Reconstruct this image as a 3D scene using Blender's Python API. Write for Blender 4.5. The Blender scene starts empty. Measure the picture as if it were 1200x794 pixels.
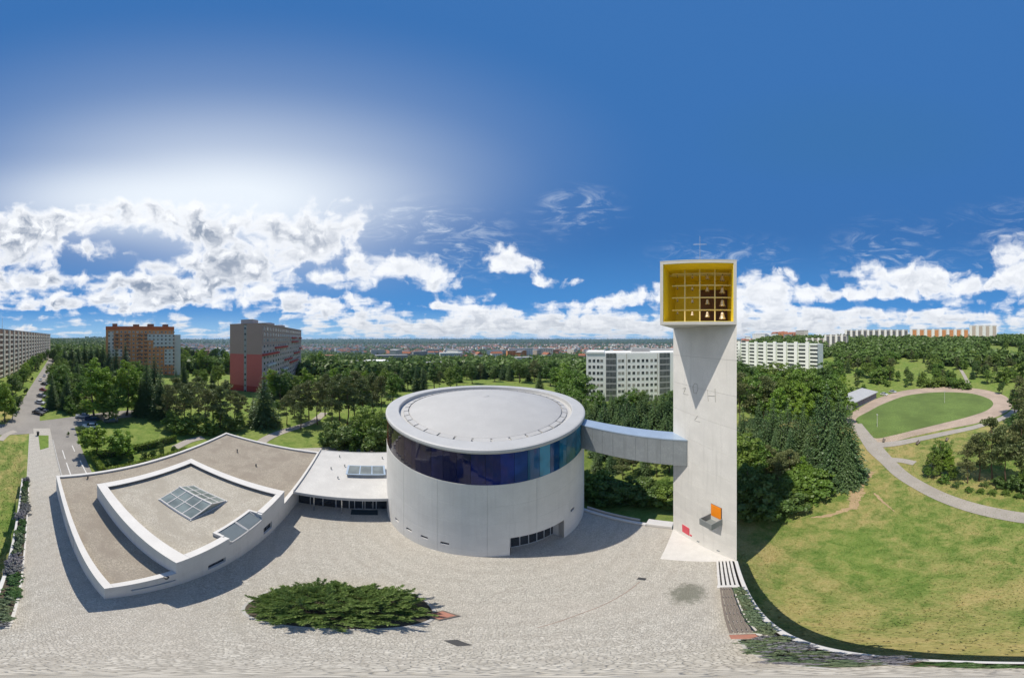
import bpy, math, random
import numpy as np
from mathutils import Vector, Matrix

R = math.radians
scene = bpy.context.scene
C = scene.collection
random.seed(7)
rng = np.random.default_rng(7)

# ------------------------------------------------------------------ camera
CAM_H = 25.1
YAW = 37.08                       # the camera looks 37 degrees clockwise of +Y
cam_data = bpy.data.cameras.new('camera')
cam_data.type = 'PANO'
cam_data.panorama_type = 'EQUIRECTANGULAR'
cam_data.latitude_min = R(-90)
cam_data.latitude_max = R(90)
cam_data.longitude_min = R(-136.02)
cam_data.longitude_max = R(136.02)
cam_data.clip_start = 0.1
cam_data.clip_end = 40000
cam = bpy.data.objects.new('camera', cam_data)
C.objects.link(cam)
cam.location = (0, 0, CAM_H)
cam.rotation_euler = (R(90), 0, R(-YAW))
scene.camera = cam

# ------------------------------------------------------------------ light
SUN_EL = 61.8
SUN_DIR = Vector((-.798 * math.cos(R(SUN_EL)), .603 * math.cos(R(SUN_EL)), math.sin(R(SUN_EL))))   # towards the sun
sun_data = bpy.data.lights.new('sun', 'SUN')
sun_data.energy = 4.2
sun_data.angle = R(0.53)
sun_data.color = (1, .93, .82)
sun = bpy.data.objects.new('sun', sun_data)
C.objects.link(sun)
sun.rotation_euler = (-SUN_DIR).to_track_quat('-Z', 'Y').to_euler()

scene.view_settings.view_transform = 'Standard'
scene.view_settings.look = 'None'
scene.view_settings.gamma = 1
scene.view_settings.exposure = 0.12
scene.cycles.max_bounces = 6
scene.cycles.transparent_max_bounces = 8
scene.cycles.volume_bounces = 1
scene.cycles.use_denoising = True


def make_world():
    w = bpy.data.worlds.new('World')
    scene.world = w
    w.use_nodes = True
    nt = w.node_tree
    nt.nodes.clear()
    N = nt.nodes.new
    L = nt.links.new

    def math_(op, a, b=None, c=None, clamp=False):
        n = N('ShaderNodeMath'); n.operation = op; n.use_clamp = clamp
        for i, v in enumerate((a, b, c)):
            if v is None: continue
            if isinstance(v, (int, float)): n.inputs[i].default_value = v
            else: L(v, n.inputs[i])
        return n.outputs[0]

    def smooth(x, lo, hi, a=0., b=1.):
        n = N('ShaderNodeMapRange'); n.interpolation_type = 'SMOOTHSTEP'
        L(x, n.inputs[0])
        n.inputs[1].default_value = lo; n.inputs[2].default_value = hi
        n.inputs[3].default_value = a; n.inputs[4].default_value = b
        return n.outputs[0]

    def mix(f, a, b):
        n = N('ShaderNodeMix'); n.data_type = 'RGBA'
        if isinstance(f, (int, float)): n.inputs[0].default_value = f
        else: L(f, n.inputs[0])
        for i, v in ((6, a), (7, b)):
            if isinstance(v, tuple): n.inputs[i].default_value = (*v, 1)
            else: L(v, n.inputs[i])
        return n.outputs[2]

    out = N('ShaderNodeOutputWorld'); bg = N('ShaderNodeBackground')
    L(bg.outputs[0], out.inputs[0])
    sky = N('ShaderNodeTexSky'); sky.sky_type = 'NISHITA'
    sky.sun_disc = False
    sky.sun_elevation = R(SUN_EL)
    sky.sun_rotation = math.atan2(SUN_DIR.x, SUN_DIR.y) % (2 * math.pi)
    sky.altitude = 300; sky.air_density = 1.0; sky.dust_density = 0.0; sky.ozone_density = 2.2
    # deepen the blue a little, as a polarised camera sky
    hs = N('ShaderNodeHueSaturation'); hs.inputs['Saturation'].default_value = 1.22; hs.inputs['Value'].default_value = 1.22
    L(sky.outputs[0], hs.inputs['Color'])

    tc = N('ShaderNodeTexCoord')
    rot = N('ShaderNodeVectorRotate'); rot.rotation_type = 'Z_AXIS'
    L(tc.outputs['Generated'], rot.inputs[0]); rot.inputs['Angle'].default_value = R(YAW)
    sx = N('ShaderNodeSeparateXYZ'); L(rot.outputs[0], sx.inputs[0])
    x, y, z = sx.outputs
    az = math_('MULTIPLY', math_('ARCTAN2', x, y), 57.2958)
    el = math_('MULTIPLY', math_('ARCSINE', z), 57.2958)
    lim = N('ShaderNodeMix'); lim.data_type = 'RGBA'; lim.blend_type = 'DARKEN'; lim.inputs[0].default_value = 1.0
    L(hs.outputs[0], lim.inputs[6]); lim.inputs[7].default_value = (.33, 1.22, 3.25, 1)
    skyc = mix(smooth(el, 2.0, 30.0, .80, 0.0), lim.outputs[2], (.62, 2.35, 5.3))
    skyc = mix(smooth(el, 0.0, 9.0, .85, 0.0), skyc, (2.5, 4.3, 6.0))
    # perspective cloud-layer coordinates
    zz = math_('ADD', math_('MAXIMUM', z, 0.0), .10)
    cx = N('ShaderNodeCombineXYZ')
    L(math_('DIVIDE', x, zz), cx.inputs[0]); L(math_('DIVIDE', y, zz), cx.inputs[1])
    L(math_('MULTIPLY', z, 5.0), cx.inputs[2])

    def noise(vec, scale, detail, rough, dist=0.0, off=(0, 0, 0)):
        m = N('ShaderNodeVectorMath'); m.operation = 'ADD'
        L(vec, m.inputs[0]); m.inputs[1].default_value = off
        n = N('ShaderNodeTexNoise'); L(m.outputs[0], n.inputs['Vector'])
        n.inputs['Scale'].default_value = scale; n.inputs['Detail'].default_value = detail
        n.inputs['Roughness'].default_value = rough; n.inputs['Distortion'].default_value = dist
        return n

    # warped azimuth / elevation, degrees
    ae = N('ShaderNodeCombineXYZ'); L(az, ae.inputs[0]); L(el, ae.inputs[1])
    wn = noise(rot.outputs[0], 5.0, 5, .6)
    wsub = N('ShaderNodeVectorMath'); wsub.operation = 'SUBTRACT'
    L(wn.outputs['Color'], wsub.inputs[0]); wsub.inputs[1].default_value = (.5, .5, .5)
    wmul = N('ShaderNodeVectorMath'); wmul.operation = 'MULTIPLY_ADD'
    L(wsub.outputs[0], wmul.inputs[0]); wmul.inputs[1].default_value = (13, 6, 0); L(ae.outputs[0], wmul.inputs[2])
    aew = wmul.outputs[0]

    def blob(u, v, ru, rv, wgt, vec):
        a, e = (u - 600) * .2267, (397 - v) * .2267
        ra, re = ru * .2267, rv * .2267
        m = N('ShaderNodeVectorMath'); m.operation = 'MULTIPLY_ADD'
        L(vec, m.inputs[0]); m.inputs[1].default_value = (1 / ra, 1 / re, 0); m.inputs[2].default_value = (-a / ra, -e / re, 0)
        ln = N('ShaderNodeVectorMath'); ln.operation = 'LENGTH'; L(m.outputs[0], ln.inputs[0])
        return smooth(ln.outputs['Value'], 0.0, 1.6, wgt * 1.08, 0.0)

    def total(items, vec):
        t = None
        for b in items:
            o = blob(*b, vec)
            t = o if t is None else math_('ADD', t, o)
        return t

    clouds = [(25, 262, 80, 20, .60), (35, 292, 70, 28, .72), (150, 252, 95, 20, .62), (230, 268, 50, 18, .45), (60, 330, 110, 14, .60), (180, 335, 60, 14, .56), (60, 356, 120, 11, .58), (190, 354, 90, 11, .56), (120, 296, 40, 11, .42), (190, 312, 36, 9, .36),
              (255, 300, 52, 34, .62), (330, 262, 105, 36, .66), (300, 315, 60, 22, .58), (385, 285, 60, 26, .45), (240, 338, 90, 14, .5), (330, 350, 80, 12, .45),
              (405, 328, 42, 12, .52), (395, 362, 80, 15, .58), (470, 312, 58, 22, .64), (520, 336, 50, 11, .5), (520, 358, 18, 5, .4),
              (598, 298, 32, 18, .70), (618, 316, 36, 12, .56), (655, 330, 36, 6, .46), (545, 352, 60, 7, .3),
              (572, 366, 50, 11, .56), (520, 383, 110, 11, .52), (680, 356, 55, 9, .52), (690, 378, 130, 14, .60), (768, 338, 24, 8, .5), (740, 352, 60, 10, .42),
              (908, 334, 50, 17, .62), (880, 352, 60, 16, .58), (960, 366, 70, 11, .54), (900, 382, 120, 10, .48), (1000, 345, 60, 9, .42),
              (1060, 320, 70, 18, .62), (1115, 342, 110, 17, .64), (1195, 305, 42, 30, .62), (1090, 372, 150, 10, .50),
              (1300, 320, 90, 26, .6), (1420, 350, 110, 18, .55), (-90, 320, 110, 30, .6), (-200, 350, 100, 20, .55)]
    M = total(clouds, aew)
    band = math_('MULTIPLY', smooth(el, 3.0, 9.0, .34, 0.0), smooth(el, -2, 1.0))
    f1 = noise(cx.outputs[0], 1.5, 7, .48, .15)
    f2 = noise(cx.outputs[0], 1.5, 7, .48, .15, (-.10, .03, .22))
    puff = noise(aew, .21, 7, .50, .2)
    base = math_('ADD', math_('ADD', M, band), math_('MULTIPLY', math_('SUBTRACT', puff.outputs[0], .5), 1.75))

    def dens(n):
        return math_('ADD', base, math_('MULTIPLY', math_('SUBTRACT', n.outputs[0], .5), 1.5))
    d1 = dens(f1)
    cov = math_('MULTIPLY', smooth(d1, .20, .70), smooth(math_('ADD', M, band), .04, .22))
    # self shading: thick towards the light and low elevation means a grey base
    thick = smooth(d1, .50, 1.0)
    lowm = N('ShaderNodeVectorMath'); lowm.operation = 'ADD'
    L(aew, lowm.inputs[0]); lowm.inputs[1].default_value = (-.6, 1.9, 0)
    puff2 = noise(lowm.outputs[0], .21, 7, .50, .2)
    dsh = math_('ADD', math_('MULTIPLY', math_('SUBTRACT', f2.outputs[0], f1.outputs[0]), 2.0), math_('MULTIPLY', math_('SUBTRACT', puff2.outputs[0], puff.outputs[0]), 4.0))
    sh = math_('ADD', dsh, .58, clamp=True)
    leftside = smooth(az, -110, 0, 1.0, .45)
    grey = math_('MULTIPLY', math_('MULTIPLY', thick, sh), leftside)
    cl = mix(grey, (7.0, 7.15, 7.4), (1.75, 2.2, 3.0))
    lowfade = smooth(el, 0.0, 10.0, .84, 1.0)
    cl2 = N('ShaderNodeVectorMath'); cl2.operation = 'SCALE'; L(cl, cl2.inputs[0]); L(lowfade, cl2.inputs['Scale'])
    # high thin veil round the sun
    glow = total([(250, 195, 340, 125, .26), (265, 215, 250, 78, .36), (275, 235, 200, 44, .36), (60, 238, 130, 40, .28), (330, 290, 140, 50, .16)], ae.outputs[0])
    wisp = total([(676, 246, 42, 26, .75), (500, 268, 80, 30, .75), (1050, 296, 60, 34, .60), (850, 302, 70, 24, .5), (560, 300, 70, 30, .4), (1180, 270, 60, 30, .4)], aew)
    vn = noise(cx.outputs[0], 2.6, 8, .62, 2.2)
    veil = math_('ADD', glow, math_('MULTIPLY', wisp, smooth(vn.outputs[0], .46, .80, 0.0, .8)), clamp=True)
    c = mix(veil, skyc, (6.0, 6.5, 7.1))
    c = mix(math_('MULTIPLY', cov, .97), c, cl2.outputs[0])
    L(c, bg.inputs[0])
    bg.inputs[1].default_value = .13


make_world()

# ------------------------------------------------------------------ geometry helpers


def cam2loc(cx, cy):
    return (.798 * cx + .603 * cy, -.603 * cx + .798 * cy)


def loc2cam(x, y):
    return (.798 * x - .603 * y, .603 * x + .798 * y)


def PD(u, d):
    """a pixel column of the photograph and a distance -> plan position"""
    a = R((u - 600) * .2267)
    return cam2loc(d * math.sin(a), d * math.cos(a))


def PX(u, v, z=0.0):
    """a pixel that shows a point at height z -> plan position"""
    lat = R((v - 397) * .2267)
    return PD(u, (CAM_H - z) / math.tan(lat))


def sm(a, b, x):
    t = min(1.0, max(0.0, (x - a) / (b - a)))
    return t * t * (3 - 2 * t)


def tab(pts, d):
    for (d0, z0), (d1, z1) in zip(pts, pts[1:]):
        if d <= d1:
            t = (d - d0) / (d1 - d0)
            return z0 + (z1 - z0) * t
    return pts[-1][1]


LEFT = [(0, 0), (300, 0), (600, -4), (1500, 6), (3000, 38), (5000, 55), (12000, 20)]
FRONT = [(0, 0), (62, 0), (120, -3), (300, -14), (800, -42), (1500, -75), (4000, -85), (6500, -55), (9000, 22), (13000, 0)]
FRONT2 = [(0, -.2), (22, -1), (32, -4.2), (60, -6), (120, -8.5), (300, -18), (800, -42), (1500, -75), (4000, -85), (6500, -55), (9000, 22), (13000, 0)]
RIGHT = [(0, -2.5), (25, -3.6), (40, -4.3), (130, -5.2), (200, 1.5), (300, 11), (450, 22), (700, 29), (1500, 20), (4000, 0), (13000, -30)]
PLAZA = (-31.0, 20.6, -1.8, 60.0)


def tz(x, y):
    d = math.hypot(x, y)
    a, b = loc2cam(x, y)
    az = math.degrees(math.atan2(a, b))
    if az < -150: az += 360
    if az <= 120:
        wl = 1 - sm(-112, -78, az)
        w2 = sm(5, 24, az)
        wr = sm(46, 72, az)
        f = tab(FRONT, d) * (1 - w2) + tab(FRONT2, d) * w2
        f = f * (1 - wl) + tab(LEFT, d) * wl
        z = f * (1 - wr) + tab(RIGHT, d) * wr
    else:
        wb = sm(140, 205, az)
        z = tab(RIGHT, d) * (1 - wb) + tab(LEFT, d) * wb
    if d > 900:
        s = sm(900, 5000, d)
        z += s * (9 * math.sin(x / 1300 + 1.2) * math.cos(y / 1700) + 5 * math.sin(x / 610 + y / 820)) * min(1, d / 6000)
    zin = -.12
    if d < 120:
        # the lawn below the plaza wall
        if y < -1.8:
            zf = -2.7 * sm(-50, -16, x)
            k = sm(70, 110, d)
            z = min(z, zf * (1 - k) + z * k) if x < 16 else z
        if -60 < x < 20.6 and y > -1.8:
            t = min(y + 1.8, 20.6 - x)
            k = sm(.3, 3.2, t) * (1 - sm(50, 75, y))
            z = min(z, 0) * (1 - k) + zin * k
    return z


def PT(u, v, dmax=6000):
    """pixel -> where its ray meets the terrain"""
    t = math.tan(R((v - 397) * .2267))
    d = 1.0
    p = PD(u, d)
    while d < dmax:
        p = PD(u, d)
        if CAM_H - d * t <= tz(*p):
            return p
        d *= 1.01
    return p


class MB:
    """collects shapes; build() links them as ONE mesh object"""

    def __init__(self):
        self.v = []; self.f = []; self.m = []; self.mi = 0

    def add(self, vs, fs):
        o = len(self.v)
        self.v += [tuple(p) for p in vs]
        self.f += [tuple(i + o for i in f) for f in fs]
        self.m += [self.mi] * len(fs)
        return self

    def box(self, x0, x1, y0, y1, z0, z1):
        return self.add([(x0, y0, z0), (x1, y0, z0), (x1, y1, z0), (x0, y1, z0), (x0, y0, z1), (x1, y0, z1), (x1, y1, z1), (x0, y1, z1)],
                        [(0, 3, 2, 1), (4, 5, 6, 7), (0, 1, 5, 4), (1, 2, 6, 5), (2, 3, 7, 6), (3, 0, 4, 7)])

    def cbox(self, x0, x1, y0, y1, z0, z1, c=.02):
        """box with chamfered top edges"""
        return self.loft([[(x0, y0, z0), (x1, y0, z0), (x1, y1, z0), (x0, y1, z0)],
                          [(x0, y0, z1 - c), (x1, y0, z1 - c), (x1, y1, z1 - c), (x0, y1, z1 - c)],
                          [(x0 + c, y0 + c, z1), (x1 - c, y0 + c, z1), (x1 - c, y1 - c, z1), (x0 + c, y1 - c, z1)]])

    def loft(self, rings, cap=True, closed=True):
        n = len(rings[0]); vs = [p for r in rings for p in r]; fs = []
        for k in range(len(rings) - 1):
            for i in range(n if closed else n - 1):
                j = (i + 1) % n
                fs.append((k * n + i, k * n + j, (k + 1) * n + j, (k + 1) * n + i))
        if cap:
            fs.append(tuple(range(n - 1, -1, -1)))
            fs.append(tuple(range((len(rings) - 1) * n, len(rings) * n)))
        return self.add(vs, fs)

    def prism(self, poly, z0, z1):
        return self.loft([[(x, y, z0) for x, y in poly], [(x, y, z1) for x, y in poly]])

    def tube(self, p0, p1, r0, r1=None, n=8, cap=True):
        r1 = r0 if r1 is None else r1
        return self.path([p0, p1], [r0, r1], n, cap)

    def path(self, pts, rs, n=8, cap=True):
        pts = [Vector(p) for p in pts]
        rings = []
        for i, p in enumerate(pts):
            d = (pts[min(i + 1, len(pts) - 1)] - pts[max(i - 1, 0)])
            d = d.normalized() if d.length > 1e-9 else Vector((0, 0, 1))
            a = Vector((1, 0, 0)) if abs(d.x) < .8 else Vector((0, 1, 0))
            s = d.cross(a).normalized(); t = d.cross(s).normalized()
            rings.append([tuple(p + (s * math.cos(2 * math.pi * k / n) + t * math.sin(2 * math.pi * k / n)) * rs[i]) for k in range(n)])
        return self.loft(rings, cap)

    def lathe(self, prof, n=64, cx=0, cy=0, cap=True, a0=0):
        rings = [[(cx + r * math.cos(a0 + 2 * math.pi * k / n), cy + r * math.sin(a0 + 2 * math.pi * k / n), z) for k in range(n)] for r, z in prof]
        return self.loft(rings, cap)

    def build(self, name, mat, parent=None, smooth=False, world=False):
        v = self.v
        if world and parent is not None:
            l = parent.location
            v = [(p[0] - l.x, p[1] - l.y, p[2] - l.z) for p in v]
        me = bpy.data.meshes.new(name)
        me.from_pydata(v, [], self.f)
        mats = mat if isinstance(mat, (list, tuple)) else [mat]
        for m in mats: me.materials.append(m)
        if len(mats) > 1: me.polygons.foreach_set('material_index', self.m)
        if smooth: me.polygons.foreach_set('use_smooth', [True] * len(me.polygons))
        me.update()
        return link(name, me, parent)


def link(name, me, parent=None, loc=None, rz=0.0):
    o = bpy.data.objects.new(name, me)
    C.objects.link(o)
    if parent is not None: o.parent = parent
    if loc is not None: o.location = loc
    if rz: o.rotation_euler = (0, 0, rz)
    return o


def tag(o, label, cat, group=None):
    o['label'] = label; o['category'] = cat
    if group: o['group'] = group
    return o


def thing(name, label, cat, loc=(0, 0, 0), rz=0.0, group=None):
    o = link(name, None, None, loc, rz)
    o.empty_display_size = .5
    return tag(o, label, cat, group)


def struct(o, kind='structure'):
    o['kind'] = kind
    return o


# ------------------------------------------------------------------ materials
def new_mat(name):
    m = bpy.data.materials.new(name); m.use_nodes = True
    nt = m.node_tree
    return m, nt, nt.nodes['Principled BSDF']


def ramp(nt, fac, stops):
    n = nt.nodes.new('ShaderNodeValToRGB')
    e = n.color_ramp.elements
    while len(e) < len(stops): e.new(.5)
    for i, (p, c) in enumerate(stops):
        e[i].position = p; e[i].color = (*c, 1)
    nt.links.new(fac, n.inputs[0])
    return n.outputs[0]


def pnoise(nt, scale, detail=6, rough=.6, vec=None, dist=0):
    n = nt.nodes.new('ShaderNodeTexNoise')
    n.inputs['Scale'].default_value = scale; n.inputs['Detail'].default_value = detail
    n.inputs['Roughness'].default_value = rough; n.inputs['Distortion'].default_value = dist
    nt.links.new(vec if vec is not None else position(nt), n.inputs['Vector'])
    return n.outputs[0]


def position(nt):
    for n in nt.nodes:
        if n.type == 'NEW_GEOMETRY': return n.outputs['Position']
    return nt.nodes.new('ShaderNodeNewGeometry').outputs['Position']


def mixc(nt, f, a, b, mode='MIX'):
    n = nt.nodes.new('ShaderNodeMix'); n.data_type = 'RGBA'; n.blend_type = mode
    if isinstance(f, (int, float)): n.inputs[0].default_value = f
    else: nt.links.new(f, n.inputs[0])
    for i, v in ((6, a), (7, b)):
        if isinstance(v, tuple): n.inputs[i].default_value = (*v, 1)
        else: nt.links.new(v, n.inputs[i])
    return n.outputs[2]


def mrange(nt, f, a, b, c=0., d=1.):
    n = nt.nodes.new('ShaderNodeMapRange'); n.interpolation_type = 'SMOOTHSTEP'
    nt.links.new(f, n.inputs[0])
    for i, v in enumerate((a, b, c, d)): n.inputs[i + 1].default_value = v
    return n.outputs[0]


def bump(nt, bsdf, h, strength, dist=.02):
    b = nt.nodes.new('ShaderNodeBump')
    b.inputs['Strength'].default_value = strength; b.inputs['Distance'].default_value = dist
    nt.links.new(h, b.inputs['Height']); nt.links.new(b.outputs[0], bsdf.inputs['Normal'])


def sc(c, k): return tuple(min(1, x * k) for x in c)


def pm(name, col, rough=.8, var=.12, scale=.6, fine=18, bmp=.15, metal=0., spec=.4, streak=0., rnd=0.):
    """painted / mineral surface: two scales of tone, fine relief, optional rain streaks"""
    m, nt, b = new_mat(name)
    a = pnoise(nt, scale, 5, .6)
    f = pnoise(nt, fine, 4, .65)
    c = mixc(nt, mrange(nt, a, .3, .7), sc(col, 1 - var), sc(col, 1 + var))
    c = mixc(nt, mrange(nt, f, .3, .75), c, sc(col, 1 - var * .9))
    if streak:
        mp = nt.nodes.new('ShaderNodeMapping'); mp.inputs['Scale'].default_value = (2.6, 2.6, .12)
        nt.links.new(position(nt), mp.inputs[0])
        s = pnoise(nt, 1.0, 5, .65, mp.outputs[0])
        c = mixc(nt, mrange(nt, s, .52, .80, 0, streak), c, sc(col, .55))
    if rnd:
        oi = nt.nodes.new('ShaderNodeObjectInfo')
        c = mixc(nt, mrange(nt, oi.outputs['Random'], 0, 1, 0, rnd), c, sc(col, .6))
    nt.links.new(c, b.inputs['Base Color'])
    b.inputs['Roughness'].default_value = rough; b.inputs['Metallic'].default_value = metal
    b.inputs['Specular IOR Level'].default_value = spec
    if bmp: bump(nt, b, f, bmp)
    return m


def glassy(name, col, rough=.04, spec=.8, coat=.0):
    m, nt, b = new_mat(name)
    n = pnoise(nt, .5, 2, .5)
    c = mixc(nt, mrange(nt, n, .35, .65), sc(col, .8), sc(col, 1.25))
    nt.links.new(c, b.inputs['Base Color'])
    b.inputs['Roughness'].default_value = rough; b.inputs['Specular IOR Level'].default_value = spec
    b.inputs['Coat Weight'].default_value = coat; b.inputs['Coat Roughness'].default_value = .02
    return m


def leaf_mat(name, dark, light, trans=.28, rnd=.35, alt=None):
    m = bpy.data.materials.new(name); m.use_nodes = True
    nt = m.node_tree; nt.nodes.clear()
    out = nt.nodes.new('ShaderNodeOutputMaterial')
    g = nt.nodes.new('ShaderNodeNewGeometry'); oi = nt.nodes.new('ShaderNodeObjectInfo')
    c = mixc(nt, g.outputs['Random Per Island'], dark, light)
    t = nt.nodes.new('ShaderNodeTexCoord')
    n = pnoise(nt, .9, 3, .6, t.outputs['Object'])
    c = mixc(nt, mrange(nt, n, .35, .7, 0, .5), c, light)
    alt = alt or (light[0] * 1.25, light[1] * .95, light[2] * .8)
    c = mixc(nt, mrange(nt, oi.outputs['Random'], 0, 1, 0, rnd), c, alt)
    d = nt.nodes.new('ShaderNodeBsdfDiffuse'); tr = nt.nodes.new('ShaderNodeBsdfTranslucent'); gl = nt.nodes.new('ShaderNodeBsdfGlossy')
    gl.inputs['Roughness'].default_value = .45
    nt.links.new(c, d.inputs[0]); nt.links.new(c, tr.inputs[0])
    a = nt.nodes.new('ShaderNodeMixShader'); a.inputs[0].default_value = trans
    nt.links.new(d.outputs[0], a.inputs[1]); nt.links.new(tr.outputs[0], a.inputs[2])
    e = nt.nodes.new('ShaderNodeMixShader'); e.inputs[0].default_value = .03
    nt.links.new(a.outputs[0], e.inputs[1]); nt.links.new(gl.outputs[0], e.inputs[2])
    nt.links.new(e.outputs[0], out.inputs[0])
    return m


def cobble_mat():
    m, nt, b = new_mat('cobble_paving')
    pos = position(nt)
    def vor(feature, scale):
        v = nt.nodes.new('ShaderNodeTexVoronoi'); v.feature = feature; v.inputs['Scale'].default_value = scale
        v.inputs['Randomness'].default_value = .75
        nt.links.new(pos, v.inputs['Vector']); return v
    cell = vor('F1', 12.0); edge = vor('DISTANCE_TO_EDGE', 12.0)
    sep = nt.nodes.new('ShaderNodeSeparateColor'); nt.links.new(cell.outputs['Color'], sep.inputs[0])
    c = ramp(nt, sep.outputs[0], [(0, (.37, .345, .30)), (.3, (.465, .44, .385)), (.7, (.53, .50, .44)), (1, (.61, .58, .515))])
    big = pnoise(nt, .16, 5, .6)
    c = mixc(nt, mrange(nt, big, .4, .65, 0, .45), c, (.52, .475, .41))
    mid = pnoise(nt, 1.1, 5, .65)
    c = mixc(nt, mrange(nt, mid, .45, .78, 0, .45), c, (.37, .335, .285))
    c = mixc(nt, mrange(nt, edge.outputs['Distance'], .02, .085, .5, 0), c, (.20, .185, .16))
    rel = nt.nodes.new('ShaderNodeVectorMath'); rel.operation = 'SUBTRACT'
    nt.links.new(pos, rel.inputs[0]); rel.inputs[1].default_value = (14.15, 24.5, 0)
    wv = nt.nodes.new('ShaderNodeTexWave'); wv.wave_type = 'RINGS'; wv.rings_direction = 'Z'
    wv.inputs['Scale'].default_value = .22; wv.inputs['Distortion'].default_value = 3.0; wv.inputs['Detail'].default_value = 3
    wv.inputs['Detail Scale'].default_value = .6
    nt.links.new(rel.outputs[0], wv.inputs['Vector'])
    c = mixc(nt, mrange(nt, wv.outputs['Fac'], .55, 1.0, 0, .20), c, (.34, .31, .265))
    # a dark green-grey speckled patch with its own shape near the tower
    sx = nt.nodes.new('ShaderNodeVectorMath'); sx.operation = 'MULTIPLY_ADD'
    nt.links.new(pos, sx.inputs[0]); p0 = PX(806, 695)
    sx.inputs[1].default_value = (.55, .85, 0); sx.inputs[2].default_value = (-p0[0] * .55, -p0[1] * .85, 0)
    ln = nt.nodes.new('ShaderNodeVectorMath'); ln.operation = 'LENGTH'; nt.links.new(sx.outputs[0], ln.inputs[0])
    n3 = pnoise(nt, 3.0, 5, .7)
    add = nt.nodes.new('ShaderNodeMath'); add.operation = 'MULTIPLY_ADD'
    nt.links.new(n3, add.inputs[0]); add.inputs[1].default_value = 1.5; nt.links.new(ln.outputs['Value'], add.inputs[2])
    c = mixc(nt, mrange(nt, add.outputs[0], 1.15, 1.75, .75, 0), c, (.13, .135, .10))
    nt.links.new(c, b.inputs['Base Color'])
    b.inputs['Roughness'].default_value = .85; b.inputs['Specular IOR Level'].default_value = .3
    bump(nt, b, mrange(nt, edge.outputs['Distance'], 0, .12), .7, .03)
    return m


def grass_mat():
    m, nt, b = new_mat('grass_ground')
    at = nt.nodes.new('ShaderNodeAttribute'); at.attribute_name = 'zone'
    sep = nt.nodes.new('ShaderNodeSeparateColor'); nt.links.new(at.outputs['Color'], sep.inputs[0])
    a = pnoise(nt, .07, 6, .62, dist=.6); f = pnoise(nt, 5.0, 6, .72); md = pnoise(nt, .55, 6, .68, dist=.5)
    g = mixc(nt, mrange(nt, md, .3, .7), (.078, .142, .026), (.165, .245, .050))
    g = mixc(nt, mrange(nt, f, .35, .75, 0, .75), g, (.21, .265, .07))
    add = nt.nodes.new('ShaderNodeMath'); add.operation = 'MULTIPLY_ADD'
    nt.links.new(md, add.inputs[0]); add.inputs[1].default_value = .8; nt.links.new(a, add.inputs[2])
    dry = mrange(nt, add.outputs[0], .72, 1.14)
    mul = nt.nodes.new('ShaderNodeMath'); mul.operation = 'MULTIPLY'
    nt.links.new(dry, mul.inputs[0]); nt.links.new(sep.outputs[0], mul.inputs[1])
    dc = mixc(nt, mrange(nt, f, .3, .7), (.29, .24, .09), (.43, .35, .15))
    g = mixc(nt, mul.outputs[0], g, dc)
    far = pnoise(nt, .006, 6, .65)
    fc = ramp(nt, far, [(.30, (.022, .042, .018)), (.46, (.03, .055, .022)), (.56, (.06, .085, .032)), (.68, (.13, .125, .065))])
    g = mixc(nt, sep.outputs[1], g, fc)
    nt.links.new(g, b.inputs['Base Color'])
    b.inputs['Roughness'].default_value = .95; b.inputs['Specular IOR Level'].default_value = .1
    bump(nt, b, f, .8, .12)
    return m


def gravel_mat(name, cols, scale=22.):
    m, nt, b = new_mat(name)
    v = nt.nodes.new('ShaderNodeTexVoronoi'); v.inputs['Scale'].default_value = scale
    nt.links.new(position(nt), v.inputs['Vector'])
    s = nt.nodes.new('ShaderNodeSeparateColor'); nt.links.new(v.outputs['Color'], s.inputs[0])
    c = ramp(nt, s.outputs[0], [(0, sc(cols[0], .8)), (.5, cols[0]), (1, sc(cols[0], 1.3))])
    a = pnoise(nt, .35, 6, .65, dist=.4)
    c = mixc(nt, mrange(nt, a, .42, .62, 0, .8), c, cols[1])
    d = pnoise(nt, 2.0, 6, .7)
    c = mixc(nt, mrange(nt, d, .5, .8, 0, .5), c, cols[2])
    nt.links.new(c, b.inputs['Base Color'])
    b.inputs['Roughness'].default_value = .95; b.inputs['Specular IOR Level'].default_value = .15
    bump(nt, b, v.outputs['Distance'], .6, .03)
    return m


MT = {}
MT['cobble'] = cobble_mat()
MT['grass'] = grass_mat()
MT['concrete'] = pm('pale_board_marked_concrete', (.52, .51, .49), .75, .08, .5, 9, .12, streak=.25)
MT['tower_concrete'] = pm('tower_concrete', (.65, .63, .595), .75, .08, .7, 9, .12, streak=.35, rnd=.12)
MT['render_white'] = pm('white_render', (.62, .615, .60), .8, .08, .5, 14, .1, streak=.4)
MT['coping'] = pm('white_coping', (.56, .545, .52), .6, .07, .8, 12, .05)
MT['white_slab'] = pm('white_concrete_slab', (.56, .54, .51), .7, .07, 1.2, 12, .1)
MT['gravel_brown'] = gravel_mat('brown_roof_gravel', [(.30, .265, .215), (.25, .215, .175), (.36, .32, .26)], 14)
MT['gravel_beige'] = gravel_mat('beige_roof_gravel', [(.38, .35, .295), (.32, .29, .24), (.45, .415, .345)], 14)
MT['membrane'] = pm('light_roof_membrane', (.50, .49, .47), .55, .10, .5, 5, .05, streak=0)
MT['dome_metal'] = pm('dome_sheet_metal', (.43, .425, .415), .6, .07, .4, 7, .02, metal=.0)
MT['rim_metal'] = pm('rim_sheet_metal', (.45, .45, .445), .5, .07, .6, 9, .04, metal=.05, streak=.1)
MT['zinc'] = pm('bridge_zinc_sheet', (.30, .325, .345), .45, .12, 1.2, 8, .06, metal=.35, streak=.35)
MT['zinc_top'] = pm('bridge_roof_sheet', (.38, .47, .58), .38, .08, 1.2, 8, .04, metal=.35)
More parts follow.
